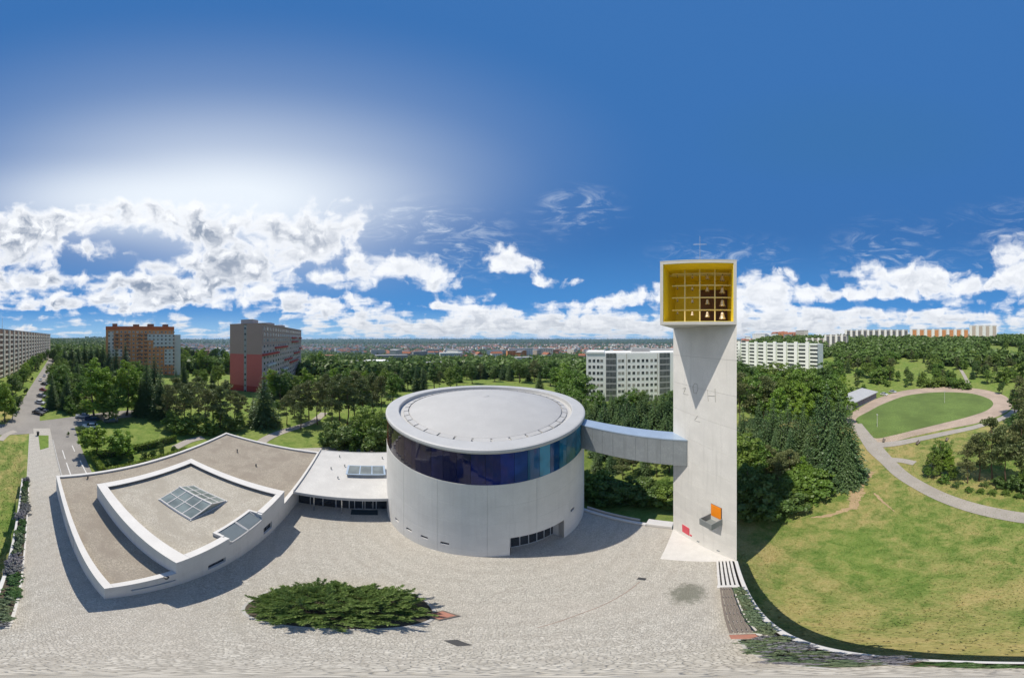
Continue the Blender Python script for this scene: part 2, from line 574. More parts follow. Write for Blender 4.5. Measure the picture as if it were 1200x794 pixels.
MT['dark_frame'] = pm('dark_window_frame', (.05, .055, .06), .45, .1, 2, 20, .02)
MT['alu'] = pm('aluminium_frame', (.55, .57, .58), .4, .06, 2, 20, .02, metal=.4)
MT['far_glass'] = None
MT['glass'] = glassy('window_glass', (.020, .026, .034))
m, nt, b = new_mat('flat_window_glass')
oi = nt.nodes.new('ShaderNodeObjectInfo')
c = ramp(nt, oi.outputs['Random'], [(0, (.015, .02, .026)), (.45, (.03, .036, .042)), (.62, (.09, .09, .085)), (.8, (.20, .19, .17)), (1, (.34, .32, .28))])
nt.links.new(c, b.inputs['Base Color']); b.inputs['Roughness'].default_value = .08; b.inputs['Specular IOR Level'].default_value = .7
MT['far_glass'] = m
MT['sky_glass'] = glassy('skylight_glass', (.14, .16, .16), .03, .9)
MT['roof_pane'] = glassy('roof_light_glass', (.17, .20, .19), .03, .9)
MT['dark_room'] = pm('dark_interior', (.035, .036, .04), .9, .2, 1, 6, 0)
MT['yellow'] = pm('yellow_paint', (.92, .72, .05), .55, .06, .8, 10, .04)
MT['brown_panel'] = pm('brown_louvre', (.17, .085, .065), .6, .15, 2, 12, .1)
MT['beam'] = pm('bell_frame_steel', (.72, .60, .30), .5, .08, 3, 20, .02)
MT['bell'] = pm('bell_bronze', (.58, .47, .34), .45, .08, 4, 30, .02, metal=.6)
MT['orange'] = pm('orange_paint', (.85, .25, .008), .5, .05, 2, 15, .03)
MT['red'] = pm('red_paint', (.62, .06, .09), .5, .06, 2, 15, .03)
MT['box_grey'] = pm('grey_sheet_box', (.23, .25, .25), .5, .1, 2, 15, .03, metal=.2)
MT['steel'] = pm('stainless_steel', (.62, .64, .66), .25, .05, 3, 20, .0, metal=.9)
MT['asphalt'] = pm('asphalt', (.27, .25, .225), .9, .16, .18, 3, .25)
MT['path'] = pm('light_path_asphalt', (.37, .335, .29), .9, .14, .3, 4, .25)
MT['paint_white'] = pm('road_paint', (.62, .61, .58), .7, .15, 3, 20, .1)
MT['kerb'] = pm('kerb_stone', (.42, .41, .39), .8, .1, 1, 12, .15)
MT['track'] = pm('cinder_track', (.43, .335, .26), .95, .22, .12, 2.5, .2)
MT['soil'] = pm('bare_soil', (.42, .30, .17), .95, .15, .5, 6, .3)
MT['dark_soil'] = pm('planting_soil', (.09, .075, .055), .95, .2, 1.5, 9, .4)
MT['wood'] = pm('weathered_bench_wood', (.20, .165, .135), .8, .15, 3, 30, .15, rnd=.3)
MT['brick_red'] = pm('brick_red_tile', (.38, .17, .12), .7, .15, 3, 20, .15)
MT['iron'] = pm('cast_iron', (.045, .045, .047), .6, .2, 5, 30, .15)
MT['bark'] = pm('grey_brown_bark', (.13, .10, .075), .95, .25, 2, 12, .4)
MT['pine_bark'] = pm('pine_bark', (.18, .115, .075), .95, .25, 2, 12, .4)

# ================================================================== GROUND
def make_ground():
    nr, na = 170, 300
    radii = [0.0] + [1.2 * (12500 / 1.2) ** (i / (nr - 2)) for i in range(nr - 1)]
    vs, fs, cols = [], [], []
    for i, r in enumerate(radii):
        for k in range(na):
            a = 2 * math.pi * k / na
            x, y = r * math.cos(a), r * math.sin(a)
            vs.append((x, y, tz(x, y)))
            dry = 1.0 if (y < -1.5 and r < 75) else .25
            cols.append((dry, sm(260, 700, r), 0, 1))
    for i in range(nr - 1):
        for k in range(na):
            j = (k + 1) % na
            fs.append((i * na + k, (i + 1) * na + k, (i + 1) * na + j, i * na + j))
    me = bpy.data.meshes.new('ground')
    me.from_pydata(vs, [], fs)
    at = me.color_attributes.new('zone', 'FLOAT_COLOR', 'POINT')
    at.data.foreach_set('color', [c for q in cols for c in q])
    me.polygons.foreach_set('use_smooth', [True] * len(me.polygons))
    me.materials.append(MT['grass']); me.update()
    o = link('ground', me); struct(o)
    return o


make_ground()


def strip(name, pts, width, mat, lift=.05, step=2.0, rag=0.0, sub=3, end=1.0):
    """a road-like sheet that follows the terrain; width may vary along the line"""
    pts = [Vector((p[0], p[1], 0)) for p in pts]
    ws = width if isinstance(width, (list, tuple)) else [width] * len(pts)
    line = []
    for i in range(len(pts) - 1):
        a, b = pts[i], pts[i + 1]
        p0 = pts[max(i - 1, 0)]; p3 = pts[min(i + 2, len(pts) - 1)]
        n = max(1, int((b - a).length / step))
        for k in range(n):
            t = k / n
            q = .5 * ((2 * a) + (b - p0) * t + (2 * p0 - 5 * a + 4 * b - p3) * t * t + (3 * a - p0 - 3 * b + p3) * t ** 3)
            line.append((q, ws[i] + (ws[i + 1] - ws[i]) * t))
    line.append((pts[-1], ws[-1]))
    mb = MB(); vs = []; fs = []
    for i, (p, w) in enumerate(line):
        d = (line[min(i + 1, len(line) - 1)][0] - line[max(i - 1, 0)][0]).normalized()
        s = Vector((d.y, -d.x, 0))
        for k in range(sub + 1):
            off = (k / sub - .5) * w
            if k in (0, sub): off *= 1 + rag * (random.random() - .5) * 2
            q = p + s * off
            vs.append((q.x, q.y, tz(q.x, q.y) + lift))
    m = sub + 1
    for i in range(len(line) - 1):
        for k in range(sub):
            fs.append((i * m + k, i * m + k + 1, (i + 1) * m + k + 1, (i + 1) * m + k))
    mb.add(vs, [f[::-1] for f in fs])
    o = mb.build(name, mat)
    return struct(o)


def sheet(name, poly, mat, lift=.05, z=None):
    mb = MB()
    mb.add([(x, y, (tz(x, y) if z is None else z) + lift) for x, y in poly], [tuple(range(len(poly)))])
    return struct(mb.build(name, mat))


# ---- plaza slab (its outer sides are the retaining wall)
mb = MB()
mb.prism([(-31, -1.5), (20.3, -1.5), (20.3, 13.6), (24, 30), (10, 45), (-9, 45), (-31, 36.4)], -.9, 0)
plaza = struct(mb.build('plaza', MT['cobble']))
mb = MB(); mb.prism([(-57, -1.1), (-31, -1.1), (-31, 4.3), (-50, 4.3), (-57, 4.3)], -.5, 0.0)
struct(mb.build('promenade', MT['cobble']))

MT['kerb_brown'] = pm('brown_drain_line', (.30, .24, .20), .85, .15, 2, 15, .1)
# drains let into the plaza
for (u, v, w, l) in ((752, 678, .34, .5), (536, 753, .30, .75)):
    p = PX(u, v)
    mb = MB(); mb.cbox(p[0] - w / 2, p[0] + w / 2, p[1] - l / 2, p[1] + l / 2, -.05, .012, .004)
    mb.build('drain_grate', MT['iron'], plaza)
pts = [PX(750, 681), PX(735, 693), PX(706, 709), PX(680, 719), PX(652, 729), PX(630, 735)]
o = strip('drain_channel', pts, .06, MT['kerb_brown'], lift=0, step=.3, sub=1)
del o['kind']
for v in o.data.vertices: v.co.z = .006
o.parent = plaza

# ---- retaining wall of the plaza with its planting strip
wall = thing('retaining_wall', 'long straight white concrete retaining wall between the cobbled plaza and the lawn', 'wall', (0, -1.65, 0))
mb = MB(); mb.cbox(-33, 14.9, -1.84, -1.60, -4.5, .20, .02); mb.build('wall_body', MT['coping'], wall, world=True)
mb = MB(); mb.cbox(-33, -6.0, -.78, -.64, -.3, .12, .015); mb.build('planter_edge', MT['coping'], wall, world=True)
mb = MB(); mb.cbox(-6.0, -5.85, -1.5, -.64, -.3, .12, .015); mb.build('planter_edge', MT['coping'], wall, world=True)
mb = MB(); mb.cbox(4.9, 11.25, -1.2, -1.06, -.3, .16, .015); mb.build('planter_edge', MT['coping'], wall, world=True)
mb = MB(); mb.cbox(.9, 4.5, -.62, -.52, -.3, .06, .015); mb.build('planter_edge', MT['kerb'], wall, world=True)
mb = MB(); mb.box(-32.9, -6.0, -1.59, -.78, -.2, .05); mb.build('planting_bed', MT['dark_soil'], wall, world=True)
mb = MB(); mb.box(4.9, 11.2, -1.59, -1.2, -.2, .08); mb.build('planting_bed', MT['dark_soil'], wall, world=True)
mb = MB(); mb.box(1.0, 4.5, -1.59, -.62, -.2, .03); mb.build('planting_bed', MT['dark_soil'], wall, world=True)
mb = MB(); mb.box(-5.85, .99, -1.59, -1.12, -.2, .03); mb.build('planting_bed', MT['dark_soil'], wall, world=True)

# east kerb wall beside the drum
kw = thing('kerb_wall', 'low white kerb wall closing the plaza between the drum and the tower', 'wall', (20.6, 8, 0))
mb = MB(); mb.cbox(20.35, 20.75, 6.4, 14.6, -3.5, .28, .02); mb.build('wall_body', MT['coping'], kw, world=True)
mb = MB(); mb.cbox(20.45, 21.5, 3.75, 6.39, -3.5, .42, .02); mb.build('end_block', MT['white_slab'], kw, world=True)
mb = MB(); mb.cbox(20.95, 21.1, 7.2, 13.6, -.2, .55, .02); mb.build('handrail', MT['kerb'], kw, world=True)

# ---- streets and paths on the left
AV0, AV1 = PX(28, 497), PX(57, 429)
strip('avenue', [PX(24, 506), PX(30, 490), PX(38, 468), PX(47, 448), PX(57, 428), PX(61, 419)], [11, 8.5, 7.5, 7.5, 7.5, 7.5], MT['asphalt'], lift=.045, step=4)
strip('cross_street', [(-52, -30), (-55.5, -9), (-59, 4), (-62, 14), (-63.5, 24), (-62, 40)], [7, 7.5, 8.5, 7.5, 7, 6], MT['asphalt'], lift=.06, step=2)
strip('service_road', [(-60, 7.4), (-50, 7.2), (-40, 6.9), (-31.4, 6.6)], [8, 6.2, 5.6, 5.4], MT['asphalt'], lift=.075 + .12 - .12, step=2)
strip('garden_path', [PX(0, 516), PX(8, 509), PX(18, 505)], 1.6, MT['path'], lift=.07, step=1)
strip('garden_path', [PX(300, 522), PX(315, 512), PX(335, 504), PX(366, 494), PX(380, 482)], 2.4, MT['path'], lift=.07, step=1)
strip('forecourt_path', [PX(205, 524), PX(222, 516), PX(238, 512)], 2.0, MT['path'], lift=.07, step=1)
for (x0, x1, y) in ((-44, -40, 5.9), (-38.5, -33.5, 5.9), (-46, -43, 8.3), (-39, -33, 8.5)):
    sheet('road_marking', [(x0, y - .09), (x1, y - .09), (x1, y + .09), (x0, y + .09)], MT['paint_white'], z=tz(-40, 6.9) + .082, lift=0)
# service road kerb
kb = thing('road_kerb', 'line of light kerb stones between the promenade and the service road', 'kerb', (-40, 4.4, 0))
for i in range(18):
    x = -49.5 + i * 1.02
    mb = MB(); mb.cbox(x, x + 1.0, 4.32, 4.5 + .03 * (i % 2), -.2, .10, .02); mb.build('kerb_stone', MT['kerb'], kb, world=True)
# grass island with bin
mb = MB(); mb.prism([PX(45, 510), PX(57, 510), PX(57, 524), PX(47, 527)], -.3, .03); struct(mb.build('grass_island', MT['grass']))

# ---- sports oval and paths on the right
inner = [(1003, 492), (1018, 482), (1038, 472), (1065, 463.5), (1100, 459.5), (1135, 461), (1156, 466), (1164, 473), (1157, 481), (1135, 489), (1105, 496.5), (1072, 504.5), (1045, 511), (1025, 513.5), (1014, 504)]
outer = [(992, 490), (1008, 478), (1030, 466), (1062, 457.5), (1100, 453.5), (1142, 455.5), (1173, 462), (1186, 473), (1178, 484), (1148, 495), (1108, 503.5), (1074, 511), (1046, 518), (1016, 520), (1000, 505)]


def smooth_loop(px, n=6):
    P = [Vector((*PT(*q), 0)) for q in px]; out = []
    m = len(P)
    for i in range(m):
        a, b, c, d = P[i - 1], P[i], P[(i + 1) % m], P[(i + 2) % m]
        for k in range(n):
            t = k / n
            out.append(.5 * ((2 * b) + (c - a) * t + (2 * a - 5 * b + 4 * c - d) * t * t + (3 * b - a - 3 * c + d) * t ** 3))
    return out


I_, O_ = smooth_loop(inner), smooth_loop(outer)
mb = MB(); vs = []; fs = []; n = len(I_)
for k in range(n):
    for j in range(5):
        q = I_[k].lerp(O_[k], j / 4); vs.append((q.x, q.y, tz(q.x, q.y) + .05))
for k in range(n):
    for j in range(4):
        a, b = k * 5 + j, ((k + 1) % n) * 5 + j
        fs.append((a, a + 1, b + 1, b))
mb.add(vs, fs); struct(mb.build('running_track', MT['track']))
mb = MB(); cen = sum(I_, Vector()) / n; vs = []; fs = []
for k in range(n):
    for j in range(1, 7):
        q = cen.lerp(I_[k], j / 6); vs.append((q.x, q.y, tz(q.x, q.y) + .06))
vs.append((cen.x, cen.y, tz(cen.x, cen.y) + .06))
for k in range(n):
    a, b = k * 6, ((k + 1) % n) * 6
    fs.append((len(vs) - 1, a, b))
    for j in range(5): fs.append((a + j, a + j + 1, b + j + 1, b + j))
mb.add(vs, fs)
infield_mat = pm('mown_infield_grass', (.125, .185, .042), .95, .28, .10, 2.2, .4)
struct(mb.build('track_infield', infield_mat))

T = lambda L: [PT(*q) for q in L]
strip('park_path', T([(1004, 497), (1014, 512), (1026, 527), (1040, 541), (1056, 556), (1078, 570), (1104, 583), (1134, 594), (1168, 602), (1215, 609)]), [3.2, 3.8, 4.2, 3.2, 2.9, 2.7, 2.6, 2.6, 2.6, 2.6], MT['path'], lift=.10, step=1.2)
strip('park_path', T([(1022, 522), (1046, 521), (1078, 515), (1110, 508), (1150, 499), (1182, 487), (1195, 474)]), [3.5, 3.0, 2.8, 2.8, 2.8, 3, 3], MT['path'], lift=.12, step=1.5)
strip('park_path', T([(1040, 539), (1056, 540), (1072, 543)]), 2.0, MT['path'], lift=.11, step=1)
strip('park_path', T([(1136, 452), (1130, 440), (1124, 430), (1122, 424)]), 2.6, MT['path'], lift=.12, step=2)
strip('park_path', T([(1183, 470), (1200, 462), (1215, 458)]), 3.0, MT['path'], lift=.12, step=2)
strip('trodden_path', T([(1020, 553), (1010, 565), (1004, 577), (1001, 588), (1000, 597)]), [1.6, 1.5, 2.1, 1.7, .7], MT['soil'], lift=.045, step=.35, rag=.45, sub=4)
strip('trodden_path', T([(1001, 594), (990, 599), (972, 604), (950, 607)]), [.6, .9, .6, .2], MT['soil'], lift=.05, step=.4, rag=.5, sub=4)
strip('trodden_path', T([(1024, 578), (1034, 588), (1048, 600)]), [.5, .4, .1], MT['soil'], lift=.05, step=.4, rag=.5, sub=4)

# ================================================================== CHURCH
def wall_holes(mb, axis, pos, thick, a0, a1, z0, z1, holes, out):
    """flat wall with real openings. axis 'x': wall runs along x at y=pos; 'y': along y at x=pos. out=+1/-1: which side is outside"""
    As = sorted({a0, a1, *[h[0] for h in holes], *[h[1] for h in holes]})
    Zs = sorted({z0, z1, *[h[2] for h in holes], *[h[3] for h in holes]})
    q0, q1 = (pos - thick, pos) if out > 0 else (pos, pos + thick)
    for i in range(len(As) - 1):
        for k in range(len(Zs) - 1):
            ca, cz = (As[i] + As[i + 1]) / 2, (Zs[k] + Zs[k + 1]) / 2
            if any(h[0] < ca < h[1] and h[2] < cz < h[3] for h in holes): continue
            if axis == 'x': mb.box(As[i], As[i + 1], q0, q1, Zs[k], Zs[k + 1])
            else: mb.box(q0, q1, As[i], As[i + 1], Zs[k], Zs[k + 1])


LX0, LX1, LY0, LY1, LH = -29.4, -9.05, 3.1, 36.5, 3.3
UX0, UY0, UY1, UH = -23.3, 7.05, 20.9, 5.6
hall = thing('parish_hall', 'low white parish building with brown gravel roof and a raised square upper storey', 'building', (-19, 20, 0))
# outer walls of the low volume
slit = (4.4, 7.0, 1.45, 1.85)
w1, w2 = (9.5, 11.2, 1.1, 2.2), (16.4, 18.0, 1.1, 2.5)
door = (21.3, 22.7, .02, 2.6)
mb = MB(); wall_holes(mb, 'y', LX1, .35, LY0, LY1, -.4, LH, [slit, w1, w2], 1); mb.build('wall', MT['render_white'], hall, world=True)
mb = MB(); mb.box(LX0, LX1 - .35, LY0, LY0 + .35, -.4, LH); 
mb.build('wall', MT['render_white'], hall, world=True)
mb = MB(); mb.box(LX0, LX0 + .35, LY0 + .35, LY1, -.4, LH); mb.build('wall', MT['render_white'], hall, world=True)
mb = MB(); mb.box(LX0 + .35, LX1 - .35, LY1 - .35, LY1, -.4, LH); mb.build('wall', MT['render_white'], hall, world=True)
# relief panels on the path-side wall
for i, (x0, x1) in enumerate(((-25.5, -22.5), (-19.5, -16.5))):
    mb = MB(); mb.box(x0, x1, LY0 - .04, LY0 - .001, .5, 2.4); mb.build('wall_panel', MT['coping'], hall, world=True)
# gravel roof and coping
mb = MB(); mb.box(LX0 + .35, LX1 - .35, LY0 + .35, LY1 - .35, LH - .5, LH - .22); mb.build('gravel_roof', MT['gravel_brown'], hall, world=True)
cw = .42
for (a, b, c, d) in ((LX0 - .04, LX1 + .04, LY0 - .04, LY0 + cw), (LX0 - .04, LX0 + cw, LY0 + cw, LY1 - cw), (LX0 - .04, LX1 + .04, LY1 - cw, LY1 + .04), (LX1 - cw, LX1 + .04, LY0 + cw, UY0 - .002), (LX1 - cw, LX1 + .04, UY1 + .002, LY1 - cw)):
    mb = MB(); mb.cbox(a, b, c, d, LH + .002, LH + .10, .015); mb.build('coping', MT['coping'], hall, world=True)
# upper volume
X1 = LX1 + .003
up = MB()
wall_holes(up, 'y', X1, .45, UY0, UY1, LH - .6, UH, [(11.6, 16.0, 4.35, UH)], 1)
up.build('upper_wall', MT['render_white'], hall, world=True)
mb = MB(); mb.box(UX0, X1 - .45, UY0, UY0 + .45, LH - .6, UH); mb.build('upper_wall', MT['render_white'], hall, world=True)
mb = MB(); mb.box(UX0, UX0 + .45, UY0 + .45, UY1, LH - .6, UH); mb.build('upper_wall', MT['render_white'], hall, world=True)
mb = MB(); mb.box(UX0 + .45, X1 - .45, UY1 - .45, UY1, LH - .6, UH); mb.build('upper_wall', MT['render_white'], hall, world=True)
mb = MB(); mb.box(UX0 + .45, X1 - .45, UY0 + .45, UY1 - .45, UH - .8, UH - .42); ur = mb.build('upper_roof', MT['gravel_beige'], hall, world=True)
uc = .95
for (a, b, c, d) in ((UX0 - .04, X1 + .04, UY0 - .04, UY0 + uc), (UX0 - .04, UX0 + uc, UY0 + uc, UY1 - uc), (UX0 - .04, X1 + .04, UY1 - uc, UY1 + .04), (X1 - .55, X1 + .04, UY0 + uc, 11.4), (X1 - .55, X1 + .04, 16.2, UY1 - uc)):
    mb = MB(); mb.cbox(a, b, c, d, UH + .002, UH + .11, .02); mb.build('coping', MT['coping'], hall, world=True)
# notch with sloping roof glazing in the front parapet
mb = MB(); mb.box(X1 - 1.15, X1 - .46, 11.42, 11.62, UH - .41, UH + .10); mb.box(X1 - 1.15, X1 - .46, 15.98, 16.18, UH - .41, UH + .10); mb.box(X1 - 1.4, X1 - 1.15, 11.42, 16.18, UH - .41, UH + .10)
mb.build('parapet_return', MT['coping'], hall, world=True)
for k in range(2):
    y0 = 11.70 + k * 2.15; y1 = y0 + 2.05
    g = MB(); g.add([(X1 - 1.13, y0, UH - .02), (X1 + .06, y0, UH - .62), (X1 + .06, y1, UH - .62), (X1 - 1.13, y1, UH - .02), (X1 - 1.13, y0, UH - .10), (X1 + .06, y0, UH - .70), (X1 + .06, y1, UH - .70), (X1 - 1.13, y1, UH - .10)],
                    [(0, 1, 2, 3), (7, 6, 5, 4), (0, 4, 5, 1), (1, 5, 6, 2), (2, 6, 7, 3), (3, 7, 4, 0)])
    p = g.build('roof_glazing', MT['sky_glass'], hall, world=True)
    f = MB()
    for yy in (y0, y1): f.path([(X1 - 1.15, yy, UH + .02), (X1 + .1, yy, UH - .71)], [.07, .07], 6)
    f.path([(X1 + .1, y0, UH - .73), (X1 + .1, y1, UH - .73)], [.08, .08], 6)
    o = f.build('glazing_bar', MT['coping'], hall, world=True)
mb = MB(); mb.box(X1 - .40, X1 - .05, 11.6, 16.0, 4.0, UH - .9); mb.build('apron', MT['render_white'], hall, world=True)


def window_y(parent, x, a0, a1, z0, z1, n, depth=.22, bar=.07):
    """recessed window in a wall that faces +x"""
    f = MB()
    f.box(x - depth - .05, x - depth + .02, a0, a1, z0, z0 + bar); f.box(x - depth - .05, x - depth + .02, a0, a1, z1 - bar, z1)
    for k in range(n + 1):
        y = a0 + (a1 - a0 - bar) * k / n
        f.box(x - depth - .045, x - depth + .025, y, y + bar, z0 + bar, z1 - bar)
    w = f.build('window', MT['dark_frame'], parent, world=True)
    for k in range(n):
        y = a0 + (a1 - a0 - bar) * k / n + bar; y2 = a0 + (a1 - a0 - bar) * (k + 1) / n
        g = MB(); g.box(x - depth - .04, x - depth - .02, y, y2, z0 + bar, z1 - bar)
        p = g.build('pane', MT['glass'], parent, world=True); p.parent = w


window_y(hall, LX1, *slit[:2], *slit[2:], 4)
window_y(hall, LX1, *w1, 2)
window_y(hall, LX1, *w2, 2)
# gabled roof light on the upper roof
zr = UH - .42
RX0, RX1, RYN, RYR, RYF, RLH = -17.95, -13.35, 11.9, 14.45, 16.5, .85
cb = MB(); cb.cbox(RX0 - .12, RX1 + .12, RYN - .12, RYF + .12, zr - .1, zr + .16, .02); rl = cb.build('roof_light', MT['alu'], hall, world=True)


def rl_part(mb, name, mat):
    o = mb.build(name, mat, hall, world=True); o.parent = rl
    return o


nb = 4
for yn in (RYN, RYF):
    PP = lambda t, x, dz: (x, yn + (RYR - yn) * t, zr + .17 + RLH * t + dz)
    for k in range(nb):
        xa = RX0 + (RX1 - RX0) * k / nb + .05; xb = RX0 + (RX1 - RX0) * (k + 1) / nb - .05
        for (t0, t1) in ((.04, .48), (.54, .97)):
            g = MB(); g.loft([[PP(t0, xa, 0), PP(t0, xb, 0), PP(t1, xb, 0), PP(t1, xa, 0)], [PP(t0, xa, .03), PP(t0, xb, .03), PP(t1, xb, .03), PP(t1, xa, .03)]])
            rl_part(g, 'pane', MT['roof_pane'])
    for k in range(nb + 1):
        x = RX0 + (RX1 - RX0) * k / nb
        f = MB(); f.path([PP(0, x, .02), PP(1, x, .02)], [.075, .075], 6); rl_part(f, 'glazing_bar', MT['coping'])
    f = MB(); f.path([PP(.51, RX0, .02), PP(.51, RX1, .02)], [.06, .06], 6); rl_part(f, 'glazing_bar', MT['coping'])
    f = MB(); f.path([PP(0, RX0, .02), PP(0, RX1, .02)], [.09, .09], 6); rl_part(f, 'glazing_bar', MT['coping'])
f = MB(); f.path([(RX0 - .08, RYR, zr + .2 + RLH), (RX1 + .08, RYR, zr + .2 + RLH)], [.12, .12], 8); rl_part(f, 'ridge', MT['coping'])
for x in (RX0, RX1):
    g = MB(); g.loft([[(x - .02, RYN, zr + .15), (x - .02, RYF, zr + .15), (x - .02, RYR, zr + .15 + RLH)], [(x + .02, RYN, zr + .15), (x + .02, RYF, zr + .15), (x + .02, RYR, zr + .15 + RLH)]])
    rl_part(g, 'gable_pane', MT['roof_pane'])
# small pipes on the roofs
for (u, v, z, h) in ((278, 528, LH - .2, .55), (103, 559, LH - .2, .5), (195, 677, LH - .2, .3), (300, 545, LH - .2, .35), (221, 652, UH - .42, .3)):
    p = PX(u, v, z + h / 2)
    mb = MB(); mb.tube((p[0], p[1], z - .05), (p[0], p[1], z + h), .10, .10, 10); mb.tube((p[0], p[1], z + h), (p[0], p[1], z + h + .08), .16, .12, 10)
    mb.build('vent_pipe', MT['dark_frame'], hall, world=True)

# ---- entrance wing
DX, DY, DR = 14.15, 24.5, 12.5
WZ = 3.75
wing = thing('entrance_wing', 'flat pale-roofed glazed entrance wing between the parish hall and the drum', 'building', (-4, 28, 0))
mb = MB(); mb.prism([(LX1 + .06, 23.4), (2.2, 23.4), (3.6, 30), (7.0, 35.2), (8.0, 36.6), (LX1 + .06, 36.6)], WZ - .42, WZ); mb.build('roof_slab', MT['membrane'], wing, world=True)
mb = MB(); mb.box(LX1 + .06, 2.3, 23.30, 23.398, WZ - .46, WZ + .04); mb.build('roof_edge', MT['rim_metal'], wing, world=True)
mb = MB(); mb.box(LX1 + .06, 8, 36.602, 36.72, WZ - .46, WZ + .06); mb.build('roof_edge', MT['rim_metal'], wing, world=True)
mb = MB(); mb.box(LX1 + .062, LX1 + .16, 23.4, 36.6, WZ + .003, WZ + .3); mb.build('roof_upstand', MT['coping'], wing, world=True)
gy = 25.0
n = 7
xs = [LX1 + .1 + (2.0 - LX1 - .1) * k / n for k in range(n + 1)]
for k in range(n + 1):
    mb = MB(); mb.box(xs[k] - .05, xs[k] + .05, gy - .08, gy + .06, 0, WZ - .42); mb.build('mullion', MT['alu'], wing, world=True)
for k in range(n):
    mb = MB(); mb.box(xs[k] + .05, xs[k + 1] - .05, gy - .02, gy + .02, .05, 2.2); mb.build('pane', MT['glass'], wing, world=True)
    mb = MB(); mb.box(xs[k] + .05, xs[k + 1] - .05, gy - .02, gy + .02, 2.3, WZ - .42); mb.build('pane', MT['sky_glass'], wing, world=True)
    mb = MB(); mb.box(xs[k] + .05, xs[k + 1] - .05, gy - .07, gy + .05, 2.2, 2.3); mb.build('transom', MT['alu'], wing, world=True)
for k, x in enumerate((-1.6, -.4)):
    mb = MB(); mb.box(x - .5, x - .42, gy - .14, gy - .085, .02, 2.25); mb.box(x + .42, x + .5, gy - .14, gy - .085, .02, 2.25); mb.box(x - .42, x + .42, gy - .14, gy - .085, 2.15, 2.25); mb.box(x - .42, x + .42, gy - .14, gy - .085, .02, .14)
    d = mb.build('door', MT['alu'], wing, world=True)
    g = MB(); g.tube((x + .3, gy - .2, .8), (x + .3, gy - .2, 1.5), .02, n=6); h = g.build('handle', MT['steel'], wing, world=True); h.parent = d
mb = MB(); mb.box(LX1 + .1, 3.4, 30, 30.1, 0, WZ - .43); mb.build('back_wall', MT['dark_room'], wing, world=True)
for x in (-6.6, -3.4):
    mb = MB(); mb.tube((x, 23.75, 0), (x, 23.75, WZ - .42), .09, n=12); mb.build('column', MT['steel'], wing, world=True)
mb = MB(); mb.box(-2.4, .6, 23.6, 24.7, .0, .03); mb.build('door_mat', pm('dark_blue_mat', (.03, .05, .06), .9), wing, world=True)
# its box roof light
p0, p1 = PX(409, 554, WZ + .3), PX(452, 548, WZ + .3)
mb = MB(); mb.box(-3.4, 1.6, 28.6, 31.0, WZ - .02, WZ + .55); rl2 = mb.build('roof_light', MT['zinc'], wing, world=True)
mb = MB(); mb.box(-3.55, 1.75, 28.45, 31.15, WZ + .55, WZ + .63); q = mb.build('frame', MT['zinc_top'], wing, world=True); q.parent = rl2
for k in range(3):
    mb = MB(); mb.box(-3.3 + k * 1.65, -3.3 + k * 1.65 + 1.5, 28.65, 30.95, WZ + .632, WZ + .66); q = mb.build('pane', MT['sky_glass'], wing, world=True); q.parent = rl2
for (u, v) in ((388, 549), (396, 560), (404, 546), (398, 535), (448, 537)):
    p = PX(u, v, WZ + .1)
    mb = MB(); mb.tube((p[0], p[1], WZ - .02), (p[0], p[1], WZ + .35), .07, n=8); mb.tube((p[0], p[1], WZ + .35), (p[0], p[1], WZ + .42), .13, .1, n=8); mb.build('vent_pipe', MT['box_grey'], wing, world=True)

# ---- the drum
drum = thing('church_drum', 'big round white concrete church drum with a dark stained glass band and shallow metal dome', 'church', (DX, DY, 0))


def th_of(u, r=DR):
    """angle on the drum of the point seen in pixel column u"""
    a = R((u - 600) * .2267)
    ex, ey = cam2loc(math.sin(a), math.cos(a))
    b = ex * DX + ey * DY
    c = DX * DX + DY * DY - r * r
    t = b - math.sqrt(max(0, b * b - c))
    return math.atan2(ey * t - DY, ex * t - DX)


def cyl_wall(mb, ro, ri, z0, z1, holes, n=128):
    th = sorted({*[-math.pi + 2 * math.pi * k / n for k in range(n)], *[h[0] for h in holes], *[h[1] for h in holes]})
    th = [a for i, a in enumerate(th) if i == 0 or a - th[i - 1] > 1e-4]
    zs = sorted({z0, z1, *[h[2] for h in holes], *[h[3] for h in holes]})
    m, k = len(th), len(zs)
    pt = lambda r, a, z: (DX + r * math.cos(a), DY + r * math.sin(a), z)
    solid = lambda i, j: 0 <= j < k - 1 and not any(h[0] - 1e-6 < (th[i % m] + (th[(i + 1) % m] if i % m < m - 1 else th[0] + 2 * math.pi)) / 2 < h[1] + 1e-6 and h[2] < (zs[j] + zs[j + 1]) / 2 < h[3] for h in holes)
    vo = [pt(ro, a, z) for z in zs for a in th]; vi = [pt(ri, a, z) for z in zs for a in th]
    vs = vo + vi; O = len(vo); fs = []
    for j in range(k - 1):
        for i in range(m):
            i2 = (i + 1) % m
            a, b, c, d = j * m + i, j * m + i2, (j + 1) * m + i2, (j + 1) * m + i
            if solid(i, j):
                fs.append((a, b, c, d)); fs.append((O + d, O + c, O + b, O + a))
                if not solid(i2, j): fs.append((b, O + b, O + c, c))
                if not solid(i - 1, j): fs.append((a, d, O + d, O + a))
                if not solid(i, j + 1): fs.append((d, c, O + c, O + d))
                if not solid(i, j - 1): fs.append((a, O + a, O + b, b))
    mb.add(vs, fs)


